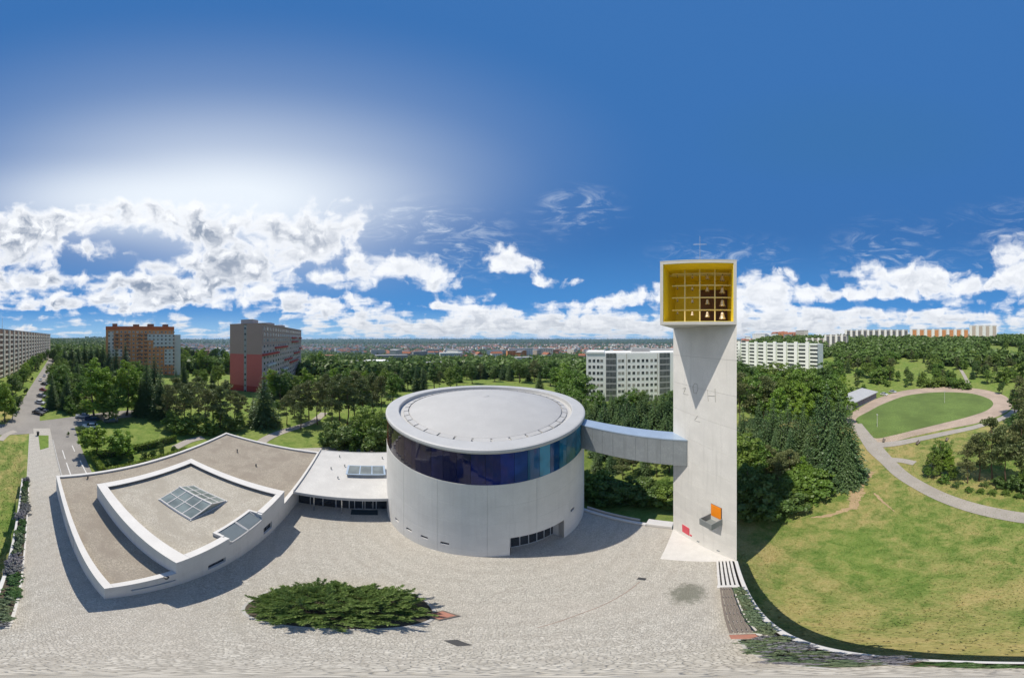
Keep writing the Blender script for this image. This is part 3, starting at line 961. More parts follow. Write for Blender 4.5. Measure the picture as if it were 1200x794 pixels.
dt0, dt1 = th_of(597.5), th_of(661)
pc = lambda r, a: (DX + r * math.cos(a), DY + r * math.sin(a))
MT['panel_concrete'] = pm('drum_panel_concrete', (.67, .66, .635), .75, .07, .5, 9, .12, streak=.24, rnd=.08)
small = []
for u, zc in ((465, 2.2), (479, 2.2), (497, 2.2), (521, 2.2), (671, 4.6)):
    a = th_of(u); small.append((a - .030, a + .030, zc - .24, zc + .24))
mb = MB(); cyl_wall(mb, DR - .02, DR - .6, -.5, 12.35, [(dt0, dt1, -.45, 3.9)] + small, 160)
mb.build('wall', MT['concrete'], drum, world=True)
CZ = [-.4, 1.25, 3.9, 6.7, 9.5, 12.34]
for z0, z1 in zip(CZ, CZ[1:]):
    nb_ = 20
    for k in range(nb_):
        a0 = -math.pi + 2 * math.pi * (k + .37) / nb_ + .0009; a1 = a0 + 2 * math.pi / nb_ - .0018
        hs_ = [h for h in [(dt0, dt1, -1.0, 3.9)] + small if h[1] > a0 and h[0] < a1 and h[3] > z0 and h[2] < z1]
        th = sorted({*[a0 + (a1 - a0) * j / 8 for j in range(9)], *[min(max(h[0], a0), a1) for h in hs_], *[min(max(h[1], a0), a1) for h in hs_]})
        zs_ = sorted({z0 + .006, z1 - .006, *[h[2] for h in hs_ if z0 + .006 < h[2] < z1 - .006], *[h[3] for h in hs_ if z0 + .006 < h[3] < z1 - .006]})
        g = MB()
        for i in range(len(th) - 1):
            for j in range(len(zs_) - 1):
                am, zm = (th[i] + th[i + 1]) / 2, (zs_[j] + zs_[j + 1]) / 2
                if any(h[0] < am < h[1] and h[2] < zm < h[3] for h in hs_): continue
                q = [(*pc(r, a), z) for z in (zs_[j], zs_[j + 1]) for r, a in ((DR - .019, th[i]), (DR, th[i]), (DR, th[i + 1]), (DR - .019, th[i + 1]))]
                g.loft([q[:4], q[4:]])
        if g.f: g.build('concrete_panel', MT['panel_concrete'], drum, world=True)
for h in small:
    am = (h[0] + h[1]) / 2; c, s = math.cos(am), math.sin(am)
    mb = MB(); q = [(DX + (DR - r) * c - t * s, DY + (DR - r) * s + t * c) for r, t in ((.14, -.42), (.14, .42), (.2, .42), (.2, -.42))]
    mb.prism(q, h[2] - .01, h[3] + .01); mb.build('window', MT['glass'], drum, world=True)
# recessed entrance: glazed screen on a chord
pc = lambda r, a: (DX + r * math.cos(a), DY + r * math.sin(a))
r_in = DR - 1.25
nsc = 7
pts = [pc(r_in, dt0 - .04 + (dt1 - dt0 + .08) * k / nsc) for k in range(nsc + 1)]
scr = MB()
for k in range(nsc + 1):
    scr.tube((*pts[k], 0), (*pts[k], 4.0), .05, n=6)
for k in range(nsc):
    for z in (.06, 2.3, 3.9):
        scr.tube((*pts[k], z), (*pts[k + 1], z), .045, n=6)
sc_o = scr.build('entrance_screen', MT['alu'], drum, world=True)
for k in range(nsc):
    g = MB(); p, q = Vector(pts[k]), Vector(pts[k + 1]); nrm = Vector((DX, DY)) - p; nrm.normalize(); nrm *= .02
    g.prism([tuple(p), tuple(q), tuple(q + nrm), tuple(p + nrm)], .08, 3.95); g = g.build('pane', MT['glass'], drum, world=True); g.parent = sc_o
mb = MB(); mb.lathe([(DR - .64, 4.02), (DR - .64, 4.2), (4, 4.2), (4, 4.02)], 96, DX, DY, cap=False); mb.build('inner_floor_slab', MT['dark_room'], drum, world=True)
for a in (dt0, dt1):
    p, q = pc(DR - .001, a), pc(DR - 1.35, a)
    s = 1 if a == dt0 else -1
    t = (-math.sin(a) * -.14 * s, math.cos(a) * -.14 * s)
    mb = MB(); mb.prism([p, q, (q[0] + t[0], q[1] + t[1]), (p[0] + t[0], p[1] + t[1])] if s > 0 else [p, (p[0] + t[0], p[1] + t[1]), (q[0] + t[0], q[1] + t[1]), q], .0, 3.9)
    mb.build('entrance_jamb', MT['white_slab'], drum, world=True)
mb = MB(); mb.lathe([(3, .1), (3, 15.0), (2.9, 15), (2.9, .1)], 24, DX, DY, cap=False)
mb.build('inner_core', MT['dark_room'], drum, world=True)
# stained glass band: 72 panes of stepped colour
stops = [(453, (.030, .021, .026)), (475, (.020, .016, .028)), (500, (.014, .013, .038)), (520, (.011, .012, .050)), (545, (.005, .009, .060)), (575, (.004, .010, .085)), (600, (.005, .018, .14)), (614, (.006, .036, .17)), (626, (.008, .085, .20)), (638, (.010, .15, .235)), (650, (.008, .050, .15)), (662, (.010, .11, .20)), (684, (.010, .09, .14))]
stops = [(th_of(min(682.5, max(454.5, u))), c) for u, c in stops]
back = [(.02, .10, .045), (.08, .14, .02), (.20, .16, .012), (.22, .10, .01), (.20, .04, .01), (.15, .015, .015), (.09, .012, .02)]
NP = 72
pane_mats = {}


def pane_col(a):
    s = sorted(stops)
    if s[0][0] <= a <= s[-1][0]:
        for (a0, c0), (a1, c1) in zip(s, s[1:]):
            if a0 <= a <= a1:
                t = (a - a0) / (a1 - a0 + 1e-9)
                return tuple(c0[i] + (c1[i] - c0[i]) * t for i in range(3))
    span = 2 * math.pi - (s[-1][0] - s[0][0])
    t = ((a - s[-1][0]) % (2 * math.pi)) / span * (len(back) - 1)
    i = min(len(back) - 2, int(t)); f = t - i
    return tuple(back[i][k] + (back[i + 1][k] - back[i][k]) * f for k in range(3))


gb = MB(); cyl_wall(gb, DR - .22, DR - .5, 12.35, 15.75, [], 96); gb.build('band_core', MT['dark_frame'], drum, world=True)
for k in range(NP):
    a0 = -math.pi + 2 * math.pi * k / NP; a1 = a0 + 2 * math.pi / NP
    col = pane_col((a0 + a1) / 2)
    col = sc(col, random.uniform(.75, 1.3))
    m = glassy('stained_glass', sc(col, 1.15), .05, .42, .0)
    tilt = random.uniform(-.012, .012)
    g = MB(); e = .0008
    ring = lambda r0, r1, z: [(*pc(r0 + tilt * s, a), z) for r0, a, s in ((r1, a0 + e, -1), (r1, (a0 + a1) / 2, 0), (r1, a1 - e, 1), (r0, a1 - e, 1), (r0, a0 + e, -1))]
    g.loft([ring(DR - .20, DR - .02, 12.36), ring(DR - .20, DR - .02, 15.76)])
    g.build('glass_pane', m, drum, world=True)
# rim ring
prof = [(DR - .1, 15.78), (DR + .10, 15.80), (DR + .14, 15.95), (DR + .10, 16.14), (DR - .05, 16.2), (DR - 1.35, 16.24), (DR - 1.45, 16.20), (DR - 1.47, 15.25), (DR - 1.6, 15.25)]
mb = MB(); mb.lathe(prof, 160, DX, DY, cap=False); mb.build('rim', MT['rim_metal'], drum, smooth=False, world=True)
mb = MB(); mb.lathe([(DR - 1.4, 15.70), (9.7, 15.76), (9.7, 15.5), (DR - 1.4, 15.5)], 128, DX, DY, cap=False); mb.build('gutter', MT['membrane'], drum, world=True)
# dome of standing-seam sectors over a ring of cover plates
nd = 40
for k in range(nd):
    a0 = 2 * math.pi * k / nd; a1 = 2 * math.pi * (k + 1) / nd
    g = MB(); sub = 6; e = .0
    prof = [(9.75, 15.5)] + [(9.6 * math.sin(t), 15.62 + 1.5 * (math.cos(t * 1.0) - 0) / 1.0 - .0) for t in [math.pi / 2 * q / 9 for q in range(9, 0, -1)]]
    rings = []
    for r, z in [(9.8, 15.70), (9.8, 15.90)] + [(9.72 * (1 - q / 10), 15.93 + 1.55 * (1 - (1 - q / 10) ** 2)) for q in range(0, 10)] + [(.12, 17.475)]:
        rings.append([(*pc(r, a0 + e + (a1 - a0 - 2 * e) * j / sub), z) for j in range(sub + 1)])
    g.loft(rings, cap=False, closed=False)
    g.build('dome_sector', MT['dome_metal'], drum, smooth=True, world=True)
    c = MB(); b0, b1 = a0 + .006, a1 - .012
    c.loft([[(*pc(9.95, b0), 15.74), (*pc(9.95, b1), 15.74), (*pc(10.5, b1), 15.73), (*pc(10.5, b0), 15.73)], [(*pc(9.93, b0), 15.97), (*pc(9.93, b1), 15.97), (*pc(10.45, b1), 15.88), (*pc(10.45, b0), 15.88)]])
    c.build('cover_plate', MT['dome_metal'], drum, world=True)
mb = MB(); mb.lathe([(.5, 17.40), (.5, 17.50), (.3, 17.53), (.01, 17.54)], 24, DX, DY, cap=False); mb.build('dome_cap', MT['dome_metal'], drum, world=True)

# ---- bell tower: triangular shaft under a square belfry
TX0, TX1, TY0, TY1 = 14.98, 20.38, -1.78, 3.62
BZ0, BZ1 = 26.1, 30.85
tower = thing('bell_tower', 'tall white concrete bell tower with a square yellow belfry on a triangular shaft', 'tower', (17.7, .9, 0))
A_, B_, C_, D_ = (TX1, TY1), (TX0, TY1), (TX0, TY0), (TX1, TY0)
tri = [C_, D_, A_]
inset = lambda pts, k: [tuple(Vector(p).lerp(sum((Vector(q) for q in pts), Vector((0, 0))) / 3, k)) for p in pts]
lift = 2.62
zc = [-3.6, .0] + [min(BZ0, lift * (k + 1)) for k in range(10)]
zc = sorted(set([z for z in zc if z < BZ0 - .3] + [BZ0]))
# the shaft face carries two openings (an orange niche and a red hatch)
fd = (Vector(A_) - Vector(C_)).normalized(); fn = Vector((-fd.y, fd.x))      # outward normal of the diagonal face


def face_hit(u, v):
    a = R((u - 600) * .2267); ex, ey = cam2loc(math.sin(a), math.cos(a))
    c = Vector(C_); den = ex * fn.x + ey * fn.y
    t = (c.x * fn.x + c.y * fn.y) / den
    s = (Vector((ex * t, ey * t)) - c).dot(fd)
    return s, CAM_H - t * math.tan(R((v - 397) * .2267))


for z0, z1 in zip(zc, zc[1:]):
    mb = MB(); mb.prism(tri, z0 + .012, z1 - .012); mb.build('concrete_lift', MT['tower_concrete'], tower, world=True)
mb = MB(); mb.prism(inset(tri, .015), -3.5, BZ0); mb.build('shaft_core', MT['kerb'], tower, world=True)
mb = MB(); mb.prism([B_, C_, A_], -.3, .055); mb.build('base_slab', MT['white_slab'], tower, world=True)
F = lambda s, o, z: (C_[0] + fd.x * s + fn.x * o, C_[1] + fd.y * s + fn.y * o, z)


def face_box(name, mat, s0, s1, o0, o1, z0, z1):
    mb = MB(); mb.loft([[F(s0, o0, z0), F(s1, o0, z0), F(s1, o1, z0), F(s0, o1, z0)], [F(s0, o0, z1), F(s1, o0, z1), F(s1, o1, z1), F(s0, o1, z1)]])
    return mb.build(name, mat, tower, world=True)


s1, z_ = face_hit(834, 590); s0, zb_ = face_hit(845.5, 606)
ow = s1 - s0
zo = z_
face_box('orange_shutter', MT['orange'], s0, s1, .03, .07, zo - 1.75, zo)
face_box('shutter_frame', MT['dark_frame'], s0 - .05, s1 + .05, .004, .029, zo - 1.8, zo + .05)
bz = zo - 2.55
bd = 1.15
for (q0, q1, o0, o1, z0, z1) in ((s0 - .1, s1 + .15, .004, bd, bz, bz + .06), (s0 - .1, s0 - .04, .004, bd, bz + .06, bz + .95), (s1 + .09, s1 + .15, .004, bd, bz + .06, bz + .95), (s0 - .04, s1 + .09, bd - .06, bd, bz + .06, bz + .95)):
    face_box('balcony_panel', MT['box_grey'], q0, q1, o0, o1, z0, z1)
s1, z_ = face_hit(800, 614); s0, zb_ = face_hit(808, 620)
face_box('red_hatch', MT['red'], s0, s1, .004, .06, z_ - 1.55, z_)
face_box('hatch_handle', MT['red'], s0 - .32, s0 - .12, .004, .07, z_ - 1.45, z_ - 1.15)
for (u, v) in ((818.5, 634), (842, 645)):
    s, z = face_hit(u, v); face_box('wall_light', MT['box_grey'], s - .12, s + .12, .004, .09, z - .07, z + .07)


def stroke(pts, w=.03):
    mb = MB()
    for (s0, z0), (s1, z1) in zip(pts, pts[1:]):
        mb.path([F(s0, .003, z0), F(s1, .003, z1)], [w, w], 6)
    return mb.build('incised_letter', MT['concrete_dark'], tower, world=True)


MT['concrete_dark'] = pm('incised_concrete', (.46, .445, .415), .8, .1, 2, 12, .1)
fh = lambda L: [face_hit(*q) for q in L]
stroke(fh([(800, 455), (803.5, 454), (801, 461), (806.5, 462)]))
stroke(fh([(812, 453), (814, 449), (817, 450), (818, 456), (816, 461), (813, 460), (812, 453)]))
stroke(fh([(829, 456), (830, 470)])); stroke(fh([(838, 455), (838.5, 471)])); stroke(fh([(829.5, 463), (838, 463.5)]))
stroke(fh([(817.5, 487), (814, 492), (820.5, 494)]))
# belfry: a square tube open towards the plaza, yellow inside
wt = .22
mb = MB()
mb.box(TX0, TX1, TY0, TY1, BZ0 + .002, BZ0 + wt); mb.box(TX0, TX1, TY0, TY1, BZ1 - wt, BZ1)
mb.box(TX0, TX1, TY0, TY0 + wt, BZ0 + wt, BZ1 - wt); mb.box(TX0, TX1, TY1 - wt, TY1, BZ0 + wt, BZ1 - wt)
mb.box(TX1 - wt, TX1, TY0 + wt, TY1 - wt, BZ0 + wt, BZ1 - wt)
mb.build('belfry_shell', MT['white_slab'], tower, world=True)
g = .012
ly = MB(); ly.box(TX0 + .05, TX1 - wt, TY1 - wt - .03, TY1 - wt - .002, BZ0 + wt + g, BZ1 - wt - g); ly.build('lining', MT['yellow'], tower, world=True)
ly = MB(); ly.box(TX0 + .05, TX1 - wt, TY0 + wt + .002, TY0 + wt + .03, BZ0 + wt + g, BZ1 - wt - g); ly.build('lining', MT['yellow'], tower, world=True)
ly = MB(); ly.box(TX0 + .05, TX1 - wt - .01, TY0 + wt + .03, TY1 - wt - .03, BZ0 + wt + .002, BZ0 + wt + .03); ly.build('lining', MT['yellow'], tower, world=True)
ly = MB(); ly.box(TX0 + .05, TX1 - wt - .01, TY0 + wt + .03, TY1 - wt - .03, BZ1 - wt - .03, BZ1 - wt - .002); ly.build('lining', MT['yellow'], tower, world=True)
ly = MB(); ly.box(TX1 - wt - .03, TX1 - wt - .002, TY0 + wt + .03, TY1 - wt - .03, BZ0 + wt + .03, BZ1 - wt - .03); ly.build('lining', MT['yellow'], tower, world=True)
iy0, iy1 = TY0 + wt + .03, TY1 - wt - .03
iz0, iz1 = BZ0 + wt + .03, BZ1 - wt - .03
mb = MB(); mb.box(TX1 - wt - .09, TX1 - wt - .032, iy0 + .02, iy0 + (iy1 - iy0) * .52, iz0 + .02, iz0 + (iz1 - iz0) * .80); mb.build('back_louvre', MT['brown_panel'], tower, world=True)
# bell frame
fx = TX0 + 1.5
ncol, nrow = 4, 4
ys = [iy1 - .2 - (iy1 - iy0 - .3) * (k / ncol) for k in range(ncol + 1)]
zs = [iz0 + (iz1 - iz0) * k / (nrow + .35) for k in range(nrow + 1)]
for k in range(1, ncol):
    mb = MB(); mb.box(fx - .045, fx + .045, ys[k] - .045, ys[k] + .045, iz0, iz1 - .002); mb.build('frame_post', MT['beam'], tower, world=True)
for k in range(1, nrow + 1):
    mb = MB(); mb.box(fx - .06, fx + .06, iy0 + .004, iy1 - .35, zs[k] - .042, zs[k] + .042); mb.build('frame_beam', MT['beam'], tower, world=True)
mb = MB(); mb.box(fx + .7, fx + .85, iy0 + .004, iy1 - .01, iz1 - .3, iz1 - .15); mb.build('frame_beam', MT['beam'], tower, world=True)
sizes = [.09, .14, .19, .25]
words = ['smallest', 'second smallest', 'second largest', 'largest']
tiers = ['bottom', 'second', 'third', 'top']
for c in range(ncol):
    for r in range(nrow):
        rad = sizes[c] * (1.06 - .06 * r)
        y = (ys[c] + ys[c + 1]) / 2; zt = zs[r + 1] - .042
        h = rad * 2.0
        b = thing('bell', f'{words[c]} bronze bell size hung in the {tiers[r]} tier of the yellow belfry', 'bell', (fx, y, zt - h - rad * .5), group='bells of the carillon')
        mb = MB(); mb.lathe([(rad, 0), (rad * .97, rad * .12), (rad * .78, rad * .5), (rad * .62, rad), (rad * .55, rad * 1.5), (rad * .42, rad * 1.85), (rad * .12, h), (rad * .01, h)], 20, cap=False)
        mb.build('bell_body', MT['bell'], b, smooth=True)
        mb = MB(); mb.tube((0, 0, h - .01), (0, 0, h + rad * .5 + .01), rad * .16, n=8); mb.build('yoke', MT['dark_frame'], b)
        mb = MB(); mb.tube((0, 0, h * .8), (0, 0, .0), .012, n=6); mb.tube((0, 0, .04), (0, 0, -.06), .03, .02, n=8); mb.build('clapper', MT['iron'], b)
# cross on the roof
cx_ = ((TX0 + TX1) / 2, (TY0 + TY1) / 2)
mb = MB(); mb.tube((*cx_, BZ1), (*cx_, BZ1 + 3.4), .03, .02, 8); mb.tube((cx_[0], cx_[1] - .55, BZ1 + 2.55), (cx_[0], cx_[1] + .55, BZ1 + 2.55), .02, n=8); mb.tube((*cx_, BZ1), (*cx_, BZ1 + .12), .14, .1, 10)
mb.build('roof_cross', MT['steel'], tower, world=True)
mb = MB(); mb.box(TX0 - .01, TX1 + .01, TY0 - .01, TY1 + .01, BZ1 + .002, BZ1 + .05); mb.build('roof_cap', MT['coping'], tower, world=True)

# ---- footbridge
br = thing('footbridge', 'enclosed grey sheet-metal footbridge joining the drum and the bell tower', 'bridge', (19.6, 8.5, 12.4))
bx0, bx1 = 18.82, 20.42
ye_near = lambda x: TY0 + (x - TX0) + .02      # the diagonal tower face
yd = lambda x: DY - math.sqrt(DR ** 2 - (x - DX) ** 2) + .25
mb = MB(); mb.prism([(bx0, ye_near(bx0)), (bx1, ye_near(bx1)), (bx1, yd(bx1)), (bx0, yd(bx0))], 12.45, 15.42); mb.build('body', MT['zinc'], br, world=True)
mb = MB(); mb.prism([(bx0 - .06, ye_near(bx0)), (bx1 + .06, ye_near(bx1)), (bx1 + .06, yd(bx1)), (bx0 - .06, yd(bx0))], 15.422, 15.54); mb.build('roof_sheet', MT['zinc_top'], br, world=True)
nseg = 9
for k in range(nseg):
    y0 = ye_near(bx0) + .1 + (yd(bx0) - ye_near(bx0) - .5) * k / nseg; y1 = ye_near(bx0) + .1 + (yd(bx0) - ye_near(bx0) - .5) * (k + 1) / nseg - .02
    mb = MB(); mb.box(bx0 - .022, bx0 - .001, y0, y1, 12.47, 15.41); mb.build('side_panel', MT['zinc'], br, world=True)

# ================================================================== PLAZA FURNITURE
# slatted white steps beside the tower foot
st = thing('slatted_bench', 'white concrete slatted platform bench at the foot of the bell tower', 'bench', (13, -1, 0))
for k in range(5):
    y = -1.46 + k * .24
    for j in range(3):
        x0 = 11.35 + j * 1.2
        mb = MB(); mb.cbox(x0, x0 + 1.17, y, y + .15, .12, .30, .012); mb.build('slat', MT['white_slab'], st, world=True)
for x in (11.5, 13.0, 14.5):
    mb = MB(); mb.box(x, x + .25, -1.46, -.35, 0, .118); mb.build('support', MT['dark_frame'], st, world=True)
mb = MB(); mb.cbox(11.0, 11.33, -1.48, -.3, 0, .34, .015); mb.build('end_block', MT['white_slab'], st, world=True)
be = thing('timber_bench', 'long weathered timber slat bench along the lavender bed', 'bench', (8, -.75, 0))
for k in range(5):
    y = -1.03 + k * .125
    for j in range(2):
        x0 = 5.15 + j * 2.93
        mb = MB(); mb.cbox(x0, x0 + 2.91, y, y + .095, .40, .45, .008); mb.build('slat', MT['wood'], be, world=True)
for k in range(6):
    x = 5.4 + k * 1.08
    mb = MB(); mb.box(x, x + .16, -1.0, -.46, 0, .399); mb.build('leg', MT['kerb'], be, world=True)
mb = MB(); mb.cbox(4.55, 5.05, -1.05, -.42, -.1, .10, .015); tag(mb.build('stone_block', MT['brick_red']), 'pinkish stone block at the end of the timber bench', 'stone block')

# juniper bed, plaque
pq = PX(517, 721)
pl = thing('memorial_plaque', 'framed square terracotta plaque lying beside the juniper bush', 'plaque', (pq[0], pq[1], 0), R(20))
mb = MB(); mb.cbox(-.46, .46, -.46, .46, 0, .14, .03); mb.build('frame', MT['wood'], pl)
mb = MB(); mb.cbox(-.36, .36, -.36, .36, .141, .17, .01); mb.build('tile', MT['brick_red'], pl)
wb = PX(44.5, 510)
o = thing('litter_bin', 'small black litter bin on the grass island by the crossroads', 'bin', (*wb, 0))
mb = MB(); mb.tube((0, 0, 0), (0, 0, 1.0), .28, .34, 12); mb.build('bin_body', MT['iron'], o)
mb = MB(); mb.tube((0, 0, 1.001), (0, 0, 1.12), .38, .30, 12); mb.build('lid', MT['iron'], o)

# ================================================================== VEGETATION
LEAF = {
    'dec': leaf_mat('mid_green_leaves', (.058, .125, .020), (.165, .290, .050), .36, .6, (.23, .30, .055)),
    'dark': leaf_mat('dark_green_leaves', (.036, .084, .022), (.112, .205, .046), .32, .6, (.16, .22, .055)),
    'lime': leaf_mat('lime_green_leaves', (.100, .205, .022), (.240, .385, .050), .38),
    'spruce': leaf_mat('spruce_needles', (.030, .072, .028), (.108, .185, .066), .2, .6, (.13, .19, .065)),
    'pine': leaf_mat('pine_needles', (.064, .100, .036), (.190, .230, .085), .2, .6, (.20, .205, .085)),
    'juniper': leaf_mat('juniper_sprays', (.085, .170, .050), (.310, .470, .170), .35),
    'hedge': leaf_mat('hedge_leaves', (.09, .17, .02), (.25, .34, .05), .2),
    'lavender': leaf_mat('lavender_spikes', (.13, .14, .135), (.29, .27, .31), .15, .3, (.14, .17, .13)),
    'sage': leaf_mat('grey_green_shrub', (.06, .10, .05), (.17, .23, .13), .15, .3),
    'cover': leaf_mat('ground_cover_leaves', (.025, .07, .02), (.09, .18, .055), .2),
}


def cards(name, cen, up, side, mat, parent=None):
    """rhombic leaf faces: centre, long half axis, short half axis (numpy arrays)"""
    n = len(cen)
    v = np.empty((n, 4, 3)); v[:, 0] = cen - up; v[:, 1] = cen + side - up * .15; v[:, 2] = cen + up; v[:, 3] = cen - side - up * .15
    me = bpy.data.meshes.new(name)
    me.vertices.add(n * 4); me.vertices.foreach_set('co', v.reshape(-1).astype(np.float32))
    me.loops.add(n * 4); me.loops.foreach_set('vertex_index', np.arange(n * 4, dtype=np.int32))
    me.polygons.add(n); me.polygons.foreach_set('loop_start', np.arange(0, n * 4, 4, dtype=np.int32))
    me.materials.append(mat)
    me.update(calc_edges=True)
    return me


def unit(a): return a / (np.linalg.norm(a, axis=1, keepdims=True) + 1e-9)


def broad_crown(seed, h, w, n_cl=135, per=66, leaf=.165, bottom=.18, shape=.62, narrow=False):
    """clumps of leaves spread through an uneven ellipsoid; returns centre, up, side"""
    r = np.random.default_rng(seed)
    lob = [(r.uniform(-.45, .45) * w / 2, r.uniform(-.45, .45) * w / 2, h * r.uniform(bottom + .2, .78), r.uniform(.45, .62) * w / 2) for _ in range(7)]
    lob.append((0, 0, h * .56, w * .40)); lob.append((0, 0, h * .80, w * .26))
    C0 = []
    while len(C0) < n_cl:
        q = lob[r.integers(len(lob))]
        d = r.normal(size=3); d /= np.linalg.norm(d)
        rr = q[3] * r.uniform(.55, 1.08)
        p = np.array([q[0], q[1], q[2]]) + d * rr * np.array([1, 1, 1.0 if not narrow else 1.9])
        if p[2] < h * bottom or p[2] > h * 1.0: continue
        C0.append(p)
    C0 = np.array(C0)
    size = r.uniform(.5, 1.1, n_cl) * w * .10
    idx = np.repeat(np.arange(n_cl), per)
    d = unit(r.normal(size=(len(idx), 3)))
    rad = size[idx, None] * r.uniform(.25, 1.0, (len(idx), 1)) ** .6
    cen = C0[idx] + d * rad * np.array([1.15, 1.15, .7])
    nrm = unit(d + r.normal(size=d.shape) * .7 + np.array([0, 0, .6]))
    t = unit(np.cross(nrm, r.normal(size=d.shape)))
    s = np.cross(nrm, t)
    L = leaf * r.uniform(.6, 1.35, (len(idx), 1))
    return cen, t * L, s * L * .72


def trunk_mesh(name, h, r0, seed, crown_from, limbs=7, mat=None, lean=.02, spread=.28):
    r = random.Random(seed)
    mb = MB()
    pts = []; x = y = 0
    for k in range(8):
        t = k / 7
        pts.append((x, y, t * h * .86 - .3 * (k == 0))); x += r.uniform(-lean, lean) * h; y += r.uniform(-lean, lean) * h
    mb.path(pts, [r0 * (1.25 if k == 0 else 1 - .82 * k / 7) for k in range(8)], 7)
    for i in range(limbs):
        t = crown_from + (.92 - crown_from) * (i + .3) / limbs
        k = min(6, int(t * 7)); f = t * 7 - k
        p = Vector(pts[k]).lerp(Vector(pts[k + 1]), f)
        a = i * 2.4 + r.uniform(-.5, .5); l = h * spread * (1.15 - t) * r.uniform(.8, 1.3)
        q = p + Vector((math.cos(a) * l * .5, math.sin(a) * l * .5, l * .25)); e = p + Vector((math.cos(a) * l, math.sin(a) * l, l * .62))
        mb.path([p, q, e], [r0 * .38 * (1.1 - t), r0 * .25 * (1.1 - t), r0 * .06], 5)
    o = mb.build(name, mat or MT['bark'], None, smooth=True)
    me = o.data
    bpy.data.objects.remove(o)
    return me


def spruce_crown(seed, h, w, layers=38, leaf=.235):
    r = np.random.default_rng(seed)
    cen, up, side = [], [], []
    for k in range(layers):
        t = (k + r.uniform(-.2, .2)) / layers
        z = h * (.05 + .95 * t)
        rad = w / 2 * (1 - t) ** .85 * r.uniform(.85, 1.12) + .12
        nb = max(5, int(15 * (1 - t) + 5))
        ph = r.uniform(0, 6.28)
        for b in range(nb):
            a = ph + 2 * math.pi * b / nb + r.uniform(-.2, .2)
            L = rad * r.uniform(.75, 1.15)
            m = max(4, int(L / (leaf * .40)))
            for j in range(m):
                f = (j + .7) / m
                if f < .2 and r.random() < .6: continue
                wob = r.normal(size=3) * .12 * (L * .25 + .2)
                p = np.array([math.cos(a) * L * f, math.sin(a) * L * f, z - L * .30 * f ** 1.3 + L * .10 * f ** 4]) + wob
                tw = a + r.normal() * .75
                u = np.array([math.cos(tw), math.sin(tw), -.32 + r.normal() * .28]); u /= np.linalg.norm(u)
                n = np.array([0, 0, 1.0]) + r.normal(size=3) * .45
                s = np.cross(u, n); s /= np.linalg.norm(s)
                q = leaf * r.uniform(.7, 1.3) * (.55 + .45 * (1 - t))
                cen.append(p); up.append(u * q); side.append(s * q * .5)
    return np.array(cen), np.array(up), np.array(side)


def pine_crown(seed, h, w, leaf=.24):
    """Scots pine: bare lower stem, irregular flattened clouds of needles above"""
    r = np.random.default_rng(seed)
    cen, up, side = [], [], []
    ncl = 34
    for k in range(ncl):
        t = .36 + .62 * (k / ncl) ** .9
        rad = w / 2 * (1.0 if t < .75 else (1 - t) / .25 * .75 + .25) * r.uniform(.15, 1.0)
        a = r.uniform(0, 6.28)
        c = np.array([math.cos(a) * rad, math.sin(a) * rad, h * t + r.uniform(-.4, .4)])
        sz = w * r.uniform(.12, .21)
        m = 105
        d = unit(r.normal(size=(m, 3))) * (r.uniform(.2, 1, (m, 1)) ** .5) * sz * np.array([1, 1, .5])
        tuft = unit(d + r.normal(size=(m, 3)) * .5 + np.array([0, 0, .5]))
        s = unit(np.cross(tuft, r.normal(size=(m, 3))))
        q = leaf * r.uniform(.6, 1.3, (m, 1))
        cen.append(c + d); up.append(tuft * q); side.append(s * q * .5)
    return np.concatenate(cen), np.concatenate(up), np.concatenate(side)


PROTO = {}


def proto(key, leafkey, crown, trunk, h, w):
    PROTO.setdefault(key, []).append((cards('crown', *crown, LEAF[leafkey]), trunk, h, w))


for i in range(3):
    proto('dec', 'dec', broad_crown(10 + i, 12, 8.5), trunk_mesh('trunk', 12, .24, i, .25), 12, 8.5)
for i in range(2):
    proto('dark', 'dark', broad_crown(20 + i, 12, 8), trunk_mesh('trunk', 12, .24, 20 + i, .25), 12, 8)
    proto('lime', 'lime', broad_crown(30 + i, 14, 7, 140, 66, .17, .16, narrow=True), trunk_mesh('trunk', 14, .24, 30 + i, .2), 14, 7)
    proto('round', 'lime', broad_crown(40 + i, 6, 5.5, 90, 60, .16, .06), trunk_mesh('trunk', 6, .16, 40 + i, .12), 6, 5.5)
for i in range(3):
    proto('spruce', 'spruce', spruce_crown(50 + i, 15, 6.4), trunk_mesh('trunk', 15, .2, 50 + i, .1, 0, MT['bark'], .004), 15, 6.4)
    proto('pine', 'pine', pine_crown(60 + i, 14, 6.6), trunk_mesh('trunk', 14, .2, 60 + i, .42, 10, MT['pine_bark'], .012, .34), 14, 6.6)
for i in range(2):
    proto('shrub', 'dec', broad_crown(70 + i, 2.6, 4.0, 70, 55, .12, .02), trunk_mesh('trunk', 2.2, .06, 70 + i, .05, 6), 2.6, 4.0)
    proto('darkshrub', 'dark', broad_crown(75 + i, 3.0, 4.4, 70, 55, .13, .02), trunk_mesh('trunk', 2.6, .07, 75 + i, .05, 6), 3.0, 4.4)

NAMES = {'dec': 'deciduous_tree', 'dark': 'deciduous_tree', 'lime': 'deciduous_tree', 'round': 'round_tree', 'spruce': 'spruce_tree', 'pine': 'pine_tree', 'shrub': 'shrub', 'darkshrub': 'shrub'}
WORDS = {'dec': 'mid green leafy tree', 'dark': 'dark green leafy tree', 'lime': 'tall light green leafy tree', 'round': 'bright green rounded tree', 'spruce': 'dark conical spruce', 'pine': 'tall bare-stemmed pine', 'shrub': 'spreading green shrub', 'darkshrub': 'dense dark shrub'}
TREES = []


